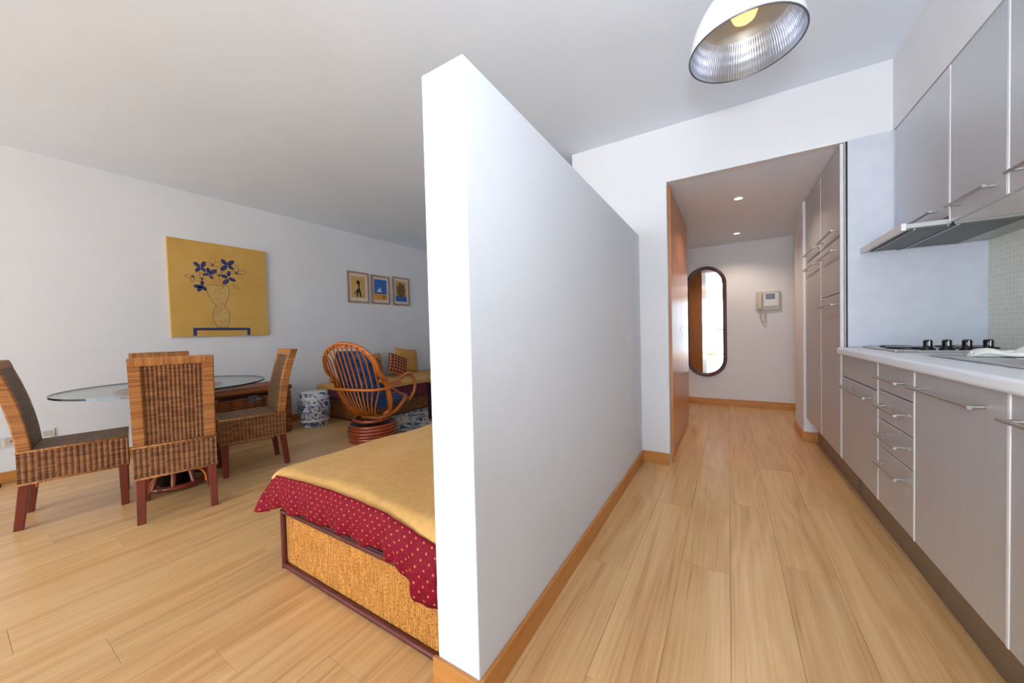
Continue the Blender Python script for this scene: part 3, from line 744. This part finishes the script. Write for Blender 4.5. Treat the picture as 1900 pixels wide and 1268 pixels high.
ch0=make_chair('wicker dining chair with its ribbed back to the camera, in front of the glass table')
spots=[(-3.573,.470,-11.6,'wicker dining chair cut off by the left edge of the picture, inner back showing'),
(-3.408,1.357,168.1,'wicker dining chair seen from its side, next to the rattan chest and porcelain stool'),
(-3.88,1.01,-91.4,'wicker dining chair against the wall side, only its dark top visible behind the front chair')]
copies=[(copy_tree(ch0),s) for s in spots]
ch0.location=(-3.076,.813,0); ch0.rotation_euler[2]=math.radians(74.4)
for c,(x_,y_,r_,lab) in copies: c.location=(x_,y_,0); c.rotation_euler[2]=math.radians(r_); c['label']=lab
# ---------------------------------------------------------------- glass table
TX,TY,TZ=-3.488,.907,.726
t=thing('dining_table','oval glass-topped dining table with a rattan base among the wicker chairs','table',(TX,TY,0))
def ell(a,b,z,n=64,ang=math.radians(159.8)):
    return [(TX+a*math.cos(q)*math.cos(ang)-b*math.sin(q)*math.sin(ang),TY+a*math.cos(q)*math.sin(ang)+b*math.sin(q)*math.cos(ang),z) for q in [2*PI*k/n for k in range(n)]]
mb=MB(); e0=ell(.599,.557,TZ); mb.prism(e0,(0,0,.011),0,1); mb.build('glass_top',['table_glass','glass_edge'],t)
MB().tube(ell(.30,.28,TZ-.010,48),.0095,8,closed=True).build('support_ring','rattan',t)
MB().tube([ell(.30,.28,TZ-.012,4)[0],ell(.30,.28,TZ-.012,4)[2]],.009,8).build('support_arm','rattan',t)
MB().tube([ell(.30,.28,TZ-.012,4)[1],ell(.30,.28,TZ-.012,4)[3]],.009,8).build('support_arm','rattan',t)
for k in range(10):
    pts=[ell(.15,.14,.69,10)[k],ell(.115,.105,.45,10)[k],ell(.12,.11,.25,10)[k],ell(.19,.18,.03,10)[k]]
    MB().tube(cr(pts,5),.016,8).build('pedestal_pole','rattan_red',t)
for a,z in ((.15,.69),(.12,.42),(.19,.03)): MB().tube(ell(a,a*.94,z,36),.018,8,closed=True).build('pedestal_ring','rattan_red',t)
MB().lathe([(0,.02),(.10,.02),(.10,.70),(0,.70)],24,(TX,TY,0)).build('pedestal_core','dark_table',t)
# ---------------------------------------------------------------- rattan chest
def chest():
    x0,x1,y0,y1,h=XL+.03,-4.25,1.36,2.115,.55
    t=thing('rattan_chest','long dark rattan slatted chest with a metal latch against the left wall','chest',((x0+x1)/2,(y0+y1)/2,0))
    n=20; R=.05
    B(x0,x1-.014,y0+.01,y1-.014,.02,h-.03).build('body','dark_table',t,bevel=.03,seg=3)
    first=None
    for i in range(17):
        z=.03+i*.0255
        fp=[(x1,y0,z),(x1,y1-R,z)]+[(x1-R+R*math.cos(a),y1-R+R*math.sin(a),z) for a in (PI/8,PI/4,3*PI/8)]+[(x1-R,y1,z),(x0+.02,y1,z)]
        if first is None: first=MB().tube(fp,.0125,8,flat=1).build('slat','rattan_slat',t,local=False); first_z=z
        else:
            o=first.copy(); COL.objects.link(o); o.parent=t; o.location=(0,0,z-first_z)
    lid=B(x0,x1+.012,y0-.005,y1+.008,h-.068,h-.012).build('lid','rattan_slat',t,bevel=.025,seg=4)
    B(x0,x1-.02,y0+.02,y1-.02,h-.02,h).build('lid_panel','rattan_slat',lid,bevel=.008,seg=3)
    for (yy) in (y0+.02,y1-.07): B(x1,x1+.016,yy,yy+.05,.02,h-.07).build('corner_strap','rattan_slat',t,bevel=.004)
    l=B(x1+.012,x1+.022,1.68,1.77,.395,.47).build('latch','rim_grey',t,bevel=.004)
    B(x1+.02,x1+.03,1.745,1.80,.415,.435).build('latch_pin','chrome',l,bevel=.003)
chest()
# ---------------------------------------------------------------- porcelain stool
t=thing('garden_stool','blue and white floral porcelain drum stool between the chest and the daybed','stool',(-4.285,2.385,0))
prof=[(0,0),(.140,0),(.150,.010),(.150,.060),(.158,.066),(.160,.076),(.158,.086),(.163,.092),(.172,.16),(.174,.21),(.172,.26),(.163,.328),(.157,.333),(.158,.345),(.150,.352),(.150,.395),(.140,.412),(.10,.418),(0,.420)]
MB().lathe(prof,48,(-4.285,2.385,0)).build('drum','porcelain',t)
for z in (.076,.340): MB().tube([(-4.285+.160*math.cos(2*PI*k/40),2.385+.160*math.sin(2*PI*k/40),z) for k in range(40)],.005,8,closed=True).build('raised_band','enamel_white',t)
# ---------------------------------------------------------------- daybed
def daybed():
    x0,x1,y0,y1,zt=XL+.02,-3.781,2.708,4.75,.25
    t=thing('daybed','gold covered daybed with a maroon frill and woven cane base along the left wall','daybed',((x0+x1)/2,(y0+y1)/2,0))
    B(x0+.01,x1-.012,y0+.012,y1,.02,zt).build('base','dark_table',t)
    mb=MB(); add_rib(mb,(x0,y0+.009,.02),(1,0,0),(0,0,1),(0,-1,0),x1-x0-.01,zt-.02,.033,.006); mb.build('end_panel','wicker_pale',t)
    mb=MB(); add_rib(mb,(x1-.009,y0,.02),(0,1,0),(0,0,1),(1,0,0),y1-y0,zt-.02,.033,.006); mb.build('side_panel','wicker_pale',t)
    for pts in (((x0,y0,.012),(x1,y0,.012)),((x1,y0,0),(x1,y0,zt)),((x1,y0,.012),(x1,y1,.012)),((x1,y0,zt),(x1,y1,zt))): MB().tube(pts,.011,8).build('pole','bed_pole',t)
    NU,NV=40,60; W=x1-x0; L=y1-y0; rr=.05; oR,oF=.08,.08; P=[]
    def edge(a):
        if a>=0: return a,0
        th=min(-a/rr,PI/2); return -rr*math.sin(th),rr*(1-math.cos(th))+max(0,-a-rr*PI/2)
    for i in range(NU+1):
        a=-oR+(W+oR)*i/NU; row=[]
        for j in range(NV+1):
            b=-oF+(L+oF)*j/NV; X,dx=edge(a); Y,dy=edge(b); px,py=x1-X,y0+Y
            zz=.430-(dx**3+dy**3)**(1/3)+mnoise.noise(Vector((px*3,py*2,1)))*.012; row.append((max(px,x0),py,zz))
        P.append(row)
    MB().grid(P,0,lambda i,j:(P[i][j][0],P[i][j][1]),flip=True).build('quilt','gold_cloth2',t)
    path=[]
    for k in range(50): s=k/49; path.append((Vector((x0-.0+(x1-.02-x0)*s,y0-.045,.372)),Vector((x0+(x1-.02-x0)*s,y0-.085,.275+.03*(1-s)))))
    for k in range(1,12): 
        a=-PI/2+PI/2*k/12; c=Vector((x1-.02,y0+.02,0)); path.append((c+Vector((.065*math.cos(a),.065*math.sin(a),.372)),c+Vector((.11*math.cos(a),.11*math.sin(a),.262))))
    for k in range(90): s=k/89; y=y0+.02+(y1-y0-.02)*s; path.append((Vector((x1+.045,y,.372)),Vector((x1+.075,y,.215))))
    P=[];acc=0;U=[]
    for i,(a,b) in enumerate(path):
        if i: acc+=(path[i][0]-path[i-1][0]).length
        U.append(acc); row=[]
        d=(b-a); d.z=0; d=d.normalized()
        for j in range(7):
            q=j/6; row.append(a.lerp(b,q)+d*((.008*q+.001)*math.sin(acc*2*PI/.09)))
        P.append(row)
    MB().grid(P,0,lambda i,j:(U[i],-j*.02)).build('frill','maroon_plain',t)
daybed()
def pillow(name,mat,label,cat,loc,w,h,th,yaw,tilt,roll,group):
    """w,h square face; faces local +Y"""
    mb=MB(); n=16
    for sgn in (1,-1):
        P=[]
        for i in range(n+1):
            u=-1+2*i/n; row=[]
            for j in range(n+1):
                v=-1+2*j/n
                cu=u*(1-.06*(1-abs(v))**1*abs(u)); cv=v*(1-.06*(1-abs(u))*abs(v))
                e=max(0,(1-u**4))*max(0,(1-v**4)); y=sgn*th/2*(e**.5)*(1+.12*mnoise.noise(Vector((u*2,v*2,sgn+loc[1]))))
                row.append((cu*w/2,y,cv*h/2))
            P.append(row)
        mb.grid(P,0,lambda i,j:(i/n*w,j/n*h),flip=(sgn<0))
    o=mb.build(name,mat)
    o.matrix_world=Matrix.Translation(loc)@Matrix.Rotation(yaw,4,'Z')@Matrix.Rotation(tilt,4,'X')@Matrix.Rotation(roll,4,'Y')
    tag(o,label,cat,group); return o
g='cushions on the daybed'
Q=math.radians
pillow('cushion','gold_cloth2','large gold cushion on the daybed behind the rattan chair','cushion',(-4.60,3.42,.60),.44,.40,.13,Q(-90),Q(14),0,g)
pillow('cushion','gold_cloth2','large gold cushion on the daybed, the one nearer the white partition','cushion',(-4.60,4.13,.635),.46,.42,.13,Q(-90),Q(14),Q(-8),g)
pillow('cushion','plaid','small maroon plaid cushion leaning tilted between the two gold cushions','cushion',(-4.42,3.78,.60),.34,.34,.11,Q(-90),Q(22),Q(-24),g)
pillow('cushion','plaid','small maroon plaid cushion half hidden by the rattan chair','cushion',(-4.44,3.26,.66),.34,.34,.11,Q(-90),Q(22),Q(-40),g)
# ---------------------------------------------------------------- rug and coffee table
o=B(-3.74,-1.9,2.66,4.6,.001,.012).build('rug','rug_pattern',bevel=.003); tag(o,'cream and blue patterned rug on the floor beyond the bed','rug')
t=thing('coffee_table','dark wooden low table mostly hidden behind the partition','table',(-2.75,3.45,.012))
B(-3.20,-2.3,3.16,3.75,.44,.47).build('top','dark_table',t,bevel=.005)
for lx in (-3.185,-2.355):
    for ly in (3.175,3.695): B(lx,lx+.04,ly,ly+.04,.0122,.44).build('leg','dark_table',t,bevel=.003)
# ---------------------------------------------------------------- rattan swivel chair
def rattan_chair():
    t=thing('rattan_armchair','rattan swivel armchair with blue leather cushions on a round drum base by the daybed','armchair',(-3.13,2.335,0),Q(19))
    A=dict(parent=t,local=True)
    # base drum from stacked rings
    for i in range(6):
        z=.016+i*.030; r=.228-.004*abs(i-3)
        MB().tube([(r*math.cos(2*PI*k/36),r*math.sin(2*PI*k/36),z) for k in range(36)],.0165,8,closed=True).build('base_ring','rattan_red',**A)
    MB().lathe([(0,.004),(.205,.004),(.212,.17),(.0,.165)],32).build('base_core','dark',**A)
    MB().tube([(.175*math.cos(2*PI*k/32),.175*math.sin(2*PI*k/32),.215) for k in range(32)],.018,8,closed=True).build('swivel_ring','rattan_red',**A)
    MB().lathe([(.06,.16),(.06,.215),(.0,.215)],20).build('swivel_post','dark',**A)
    def sq(P): return [Vector((p[0]*.88,p[1]*.93+.02,.215+(p[2]-.215)*.95)) for p in P]
    prof=cr([(0,.16,.235),(0,-.06,.245),(0,-.19,.32),(0,-.29,.50),(0,-.37,.72),(0,-.45,.93),(0,-.485,1.035)],8)
    def py(z):
        for a,b in zip(prof,prof[1:]):
            if a.z<=z<=b.z or a.z==b.z==z: 
                if b.z-a.z<1e-6: continue
                return a.y+(b.y-a.y)*(z-a.z)/(b.z-a.z)
        return prof[-1].y if z>1 else -.05
    def hw(z):  # half width of the egg at height z
        if z>.80: s=min(1,(z-.80)/.235); return .315*math.sqrt(max(0,1-s*s))
        if z>.55: return .315
        s=(.55-z)/.33; return .315*math.sqrt(max(0,1-min(1,s)**2.2))
    # back hoop
    hoop=[]
    zs=[.245,.27,.31,.37,.45,.55,.65,.75,.85,.93,.985,1.02]
    left=[(-hw(z),py(z)+.07*(1-((z-.2)/.85))*1.0 +(.10 if .3<z<.7 else .03),z) for z in zs]
    right=[(hw(z),y,z) for (xx_,y,z) in left]
    pts=[(0,-.06,.232)]+right+[(0,-.49,1.04)]+left[::-1]
    MB().tube(sq(cr(pts,5,closed=True)),.0185,10,closed=True).build('back_hoop','rattan',**A)
    # inner hoop, slightly smaller
    pts=[(0,-.07,.262)]+[(x_*.93,y-.012,z*.98+.006) for x_,y,z in right]+[(0,-.485,1.0)]+[(x_*.93,y-.012,z*.98+.006) for x_,y,z in left[::-1]]
    MB().tube(sq(cr(pts,5,closed=True)),.010,8,closed=True).build('inner_hoop','rattan',**A)
    # slats
    for k in range(-5,6):
        u=k/5.6; P=[]
        x_=u*.30
        zt_=.80+.235*math.sqrt(max(0,1-min(1,(abs(x_)/.315))**2))
        for i in range(15):
            s=i/14; z=.26+(zt_-.26)*s
            xx_=x_*(.45+.55*min(1,s*2.2)) ; c=1-(xx_/.36)**2
            P.append((xx_,py(z)-.0+.11*(1-c)*(1 if z<.9 else .5)-.012,z))
        MB().tube(sq(cr(P,3)),.0075,6).build('slat','rattan',**A)
    # arm rail running behind the back
    rail=cr([(.345,.02,.60),(.34,-.16,.575),(.27,-.31,.57),(.12,-.375,.575),(-.08,-.375,.58),(-.25,-.31,.575),(-.34,-.16,.575),(-.345,.02,.60)],8)
    MB().tube(sq(rail),.014,8).build('arm_rail','rattan',**A)
    for s in (-1,1):
        arm=cr([(s*.30,-.30,.66),(s*.335,-.17,.62),(s*.35,-.02,.64),(s*.36,.12,.68),(s*.365,.24,.66),(s*.365,.31,.57),(s*.35,.31,.46),(s*.31,.27,.37)],8)
        MB().tube(sq(arm),.0175,8).build('arm','rattan',**A)
        low=cr([(s*.0,-.05,.222),(s*.13,-.02,.23),(s*.24,.07,.29),(s*.31,.13,.38),(s*.335,.13,.44)],8)
        MB().tube(sq(low),.0195,8).build('lower_hoop','rattan',**A)
        st=cr([(s*.34,-.17,.58),(s*.33,0,.50),(s*.32,.16,.43),(s*.30,.30,.37)],6)
        MB().tube(sq(st),.013,8).build('seat_rail','rattan',**A)
    MB().tube(sq(cr([(-.31,.27,.37),(-.2,.36,.35),(0,.40,.345),(.2,.36,.35),(.31,.27,.37)],8)),.015,8).build('front_rail','rattan',**A)
    # back cushion (tufted) & seat cushion
    def blob(name,f,n=30,m=30):
        mb=MB()
        for sg in (1,-1):
            P=[sq([f(-1+2*i/n,-1+2*j/m,sg) for j in range(m+1)]) for i in range(n+1)]
            mb.grid(P,0,lambda i,j:(i/n*.5,j/m*.7),flip=(sg<0))
        mb.build(name,'blue_leather',**A)
    def fb(u,v,sg):
        z=.36+(v+1)/2*.60; wz=hw(z)*.88
        # squircle mapping
        x_=u*wz*math.sqrt(max(.05,1-.25*v*v)); e=(max(0,1-u**4)*max(0,1-v**4))**.5
        tuft=.022*(math.cos(u*3*PI)*math.cos(v*4*PI))
        th=(.055+(tuft if sg>0 else tuft*.5))*e
        y0=py(z)+.085+.13*(x_/.30)**2*.6
        return (x_,y0+sg*th,z)
    blob('back_cushion',fb)
    def fs(u,v,sg):
        x_=u*.275*math.sqrt(1-.2*v*v); y=.10+v*.25; e=(max(0,1-u**4)*max(0,1-v**4))**.5
        return (x_,y,.395+sg*(.05+.015*math.cos(u*3*PI)*math.cos(v*3*PI))*e+.02*v)
    blob('seat_cushion',fs)
rattan_chair()
# ---------------------------------------------------------------- pictures
FX=-4.700
t=thing('flower_painting','large square ochre canvas with blue flowers in a vase above the dining table','painting',(XL,1.672,1.59))
P4=[(1.232,2.090),(2.100,2.097),(2.104,1.103),(1.237,1.096)]
MB().prism([(XL+.002,y,z) for y,z in P4],(FX-XL-.002,0,0)).build('canvas','canvas_ochre',t)
def flat(poly,mat,name='motif',dx=.0008,parent=None,x=FX):
    MB().prism([(x,y,z) for y,z in poly],(dx,0,0)).build(name,mat,parent)
filled=[(1.435,1.867,1.478,1.825),(1.522,1.884,1.496,1.827),(1.444,1.775,1.481,1.817),(1.527,1.786,1.49,1.819),(1.544,1.823,1.557,1.771),(1.505,1.749,1.554,1.759),(1.618,1.81,1.563,1.764),(1.583,1.713,1.56,1.752),(1.67,1.931,1.714,1.883),(1.779,1.933,1.727,1.885),(1.663,1.816,1.713,1.871),(1.772,1.84,1.73,1.877),(1.734,1.814,1.726,1.758),(1.661,1.761,1.715,1.744),(1.677,1.669,1.724,1.722),(1.788,1.713,1.732,1.738),(1.497,1.684,1.492,1.634),(1.424,1.62,1.485,1.622),(1.457,1.571,1.488,1.623),(1.523,1.584,1.492,1.627)]
outl=[(1.598,1.95,1.588,1.86),(1.515,1.875,1.588,1.86),(1.665,1.891,1.588,1.86),(1.593,1.807,1.588,1.86),(1.359,1.719,1.419,1.72),(1.408,1.663,1.419,1.72),(1.47,1.763,1.419,1.72),(1.487,1.762,1.494,1.703),(1.432,1.695,1.494,1.695),(1.538,1.67,1.494,1.695),(1.641,1.841,1.641,1.755),(1.701,1.794,1.641,1.755),(1.671,1.7,1.641,1.755),(1.804,1.884,1.801,1.803),(1.889,1.827,1.801,1.803),(1.862,1.754,1.801,1.803),(1.741,1.799,1.801,1.803),(1.816,1.635,1.766,1.666)]
def petal(a,b,c,d,wr):
    A=Vector((a,b));D=Vector((c,d)); m=(A+D)/2; L=(D-A).length/2*1.12; u=(D-A).normalized(); n=Vector((-u.y,u.x))
    return [tuple(m+u*L*math.cos(q)+n*L*wr*math.sin(q)) for q in [2*PI*k/20 for k in range(20)]]
for q in filled: MB().prism([(FX,y,z) for y,z in petal(*q,.55)],(.0010,0,0)).build('petal','ink_navy',t)
for q in outl[:1]+outl[4:5]+outl[13:14]+outl[10:11]+outl[7:8]:
    MB().prism([(FX,y,z) for y,z in [(q[2]+.012*math.cos(k*PI/5),q[3]+.012*math.sin(k*PI/5)) for k in range(10)]],(.0012,0,0)).build('flower_centre','ink_navy',t)
mb=MB()
for i,q in enumerate(outl):
    mb.tube([(FX+.0005,y,z) for y,z in petal(*q,.42)],.0016,4,closed=True,mi=0 if i%3 else 1)
mb.build('outlined_petals',['ink_navy','ink_rust'],t)
vL=[(1.528,1.642),(1.532,1.578),(1.551,1.51),(1.604,1.425),(1.58,1.374),(1.574,1.319),(1.585,1.25),(1.615,1.192)]
vR=[(1.715,1.649),(1.725,1.595),(1.71,1.498),(1.681,1.429),(1.712,1.379),(1.721,1.308),(1.714,1.244),(1.692,1.196)]
L1=cr([(FX,y,z) for y,z in vL],5); R1=cr([(FX,y,z) for y,z in vR],5)
MB().grid([L1,R1] if False else [[a+Vector((.0006,0,0)) for a in L1],[a+Vector((.0006,0,0)) for a in R1]],0,smooth=False).build('vase_fill','print_ochre',t)
mb=MB().tube(L1,.0022,4).tube(R1,.0022,4).tube([L1[0],R1[0]],.002,4).tube([L1[-1],R1[-1]],.002,4)
for k in range(170):
    i=random.randrange(1,len(L1)-1); s=random.uniform(.06,.94); p=L1[i].lerp(R1[min(i,len(R1)-1)],s)+Vector((.0012,0,0)); a=random.uniform(0,PI); d=Vector((0,math.cos(a),math.sin(a)))*random.uniform(.004,.011)
    mb.tube([p-d,p+Vector((0,d.z,-d.y))*.5,p+d],.0009,3,caps=False)
mb.build('vase_lines','ink_brown',t)
mb=MB()
for a,b in (((1.556,1.649),(1.51,1.73)),((1.61,1.65),(1.59,1.80)),((1.65,1.65),(1.64,1.75)),((1.68,1.65),(1.71,1.74)),((1.59,1.65),(1.565,1.75))): mb.tube([(FX+.0004,*a),(FX+.0004,*b)],.0013,4)
mb.build('stems','ink_rust',t)
mb=MB().prism([(FX,1.404,1.189),(FX,1.915,1.190),(FX,1.914,1.163),(FX,1.404,1.163)],(.0012,0,0)).prism([(FX,1.404,1.163),(FX,1.434,1.163),(FX,1.432,1.106),(FX,1.404,1.106)],(.0012,0,0)).prism([(FX,1.884,1.163),(FX,1.914,1.163),(FX,1.912,1.108),(FX,1.882,1.108)],(.0012,0,0))
mb.build('blue_table','ink_navy',t)
def pic(lab,y0,y1,z0,z1,fn):
    t=thing('framed_print',lab,'picture',(XL,(y0+y1)/2,z0),group='three small framed prints above the daybed')
    x=XL+.002; f=.022
    mb=B(x,x+.02,y0,y1,z0,z0+f).box(x,x+.02,y0,y1,z1-f,z1).box(x,x+.02,y0,y0+f,z0+f,z1-f).box(x,x+.02,y1-f,y1,z0+f,z1-f)
    mb.build('frame','frame_wood',t,bevel=.002)
    B(x,x+.006,y0+f,y1-f,z0+f,z1-f).build('mount','mat_card',t)
    X=x+.006; W=y1-y0; H=z1-z0
    def q(poly,mat,lvl=1): MB().prism([(X,y0+W*a,z0+H*b) for a,b in poly],(.0006*lvl,0,0)).build('print',mat,t)
    fn(q)
def circ(cx,cy,rx,ry,n=18): return [(cx+rx*math.cos(2*PI*k/n),cy+ry*math.sin(2*PI*k/n)) for k in range(n)]
def f1(q):
    q([(.18,.16),(.82,.16),(.82,.86),(.18,.86)],'print_ochre')
    q(circ(.50,.66,.085,.075),'print_dark',2); q([(.50,.62),(.57,.62),(.56,.48),(.62,.34),(.42,.34),(.50,.46)],'print_dark',2)
    q([(.46,.46),(.50,.45),(.36,.28),(.32,.30)],'print_dark',2); q([(.42,.36),(.50,.36),(.46,.19),(.40,.19)],'print_dark',2); q([(.52,.36),(.61,.36),(.64,.19),(.57,.19)],'print_dark',2)
def f2(q):
    q([(.16,.36),(.84,.36),(.84,.86),(.16,.86)],'print_blue'); q([(.16,.15),(.84,.15),(.84,.355),(.16,.355)],'print_orange')
    q([(.30,.42),(.40,.56),(.44,.50),(.48,.60),(.56,.42)],'print_white',2); q([(.32,.40),(.56,.40),(.50,.37),(.38,.37)],'print_dark',2); q(circ(.68,.26,.055,.038),'print_red',2)
def f3(q):
    q([(.16,.14),(.84,.14),(.84,.34),(.16,.34)],'print_blue'); q([(.16,.345),(.84,.345),(.84,.86),(.16,.86)],'print_ochre')
    q([(.50+(.25+.03*math.cos(9*a))*math.cos(a),.54+(.26+.03*math.cos(7*a))*math.sin(a)) for a in [2*PI*k/30 for k in range(30)]],'print_brown',2)
    q([(.44,.30),(.58,.30),(.54,.24),(.48,.24)],'print_brown',2)
pic('small framed print of a dark standing figure on ochre, left of the three',3.173,3.530,1.567,2.024,f1)
pic('small framed print of a white boat on blue, middle of the three',3.577,3.920,1.567,2.018,f2)
pic('small framed print of a round brown tree over blue, right of the three',3.988,4.340,1.570,2.040,f3)
# ---------------------------------------------------------------- outlets, cable
t=thing('wall_outlet','grey double power outlet low on the left wall at the picture edge','outlet',(XL,.25,.315))
B(XL+.001,XL+.012,.17,.335,.277,.352).build('plate','white_plastic',t,bevel=.003)
for yy in (.212,.292):
    k=B(XL+.012,XL+.0145,yy-.03,yy+.03,.285,.345).build('socket','grey_plastic',t,bevel=.001)
    B(XL+.0145,XL+.0155,yy-.006,yy+.006,.311,.319).build('socket_hole','dark',k)
t=thing('wall_switch_plate','small white socket plate on the left wall just behind the left chair','outlet',(XL,.455,.33))
B(XL+.001,XL+.012,.425,.50,.295,.368).build('plate','white_plastic',t,bevel=.003)
B(XL+.012,XL+.015,.44,.485,.31,.353).build('insert','grey_plastic',t,bevel=.001)
t=thing('power_adapter','small black object with a cable on the floor by the left wall','adapter',(-4.62,.19,0))
B(-4.67,-4.60,.15,.23,0,.035).build('adapter_body','rubber',t,bevel=.008)
MB().tube(cr([(-4.63,.15,.012),(-4.60,.05,.006),(-4.66,-.1,.006),(-4.69,-.4,.006)],6),.004,6).build('cable','rubber',t)
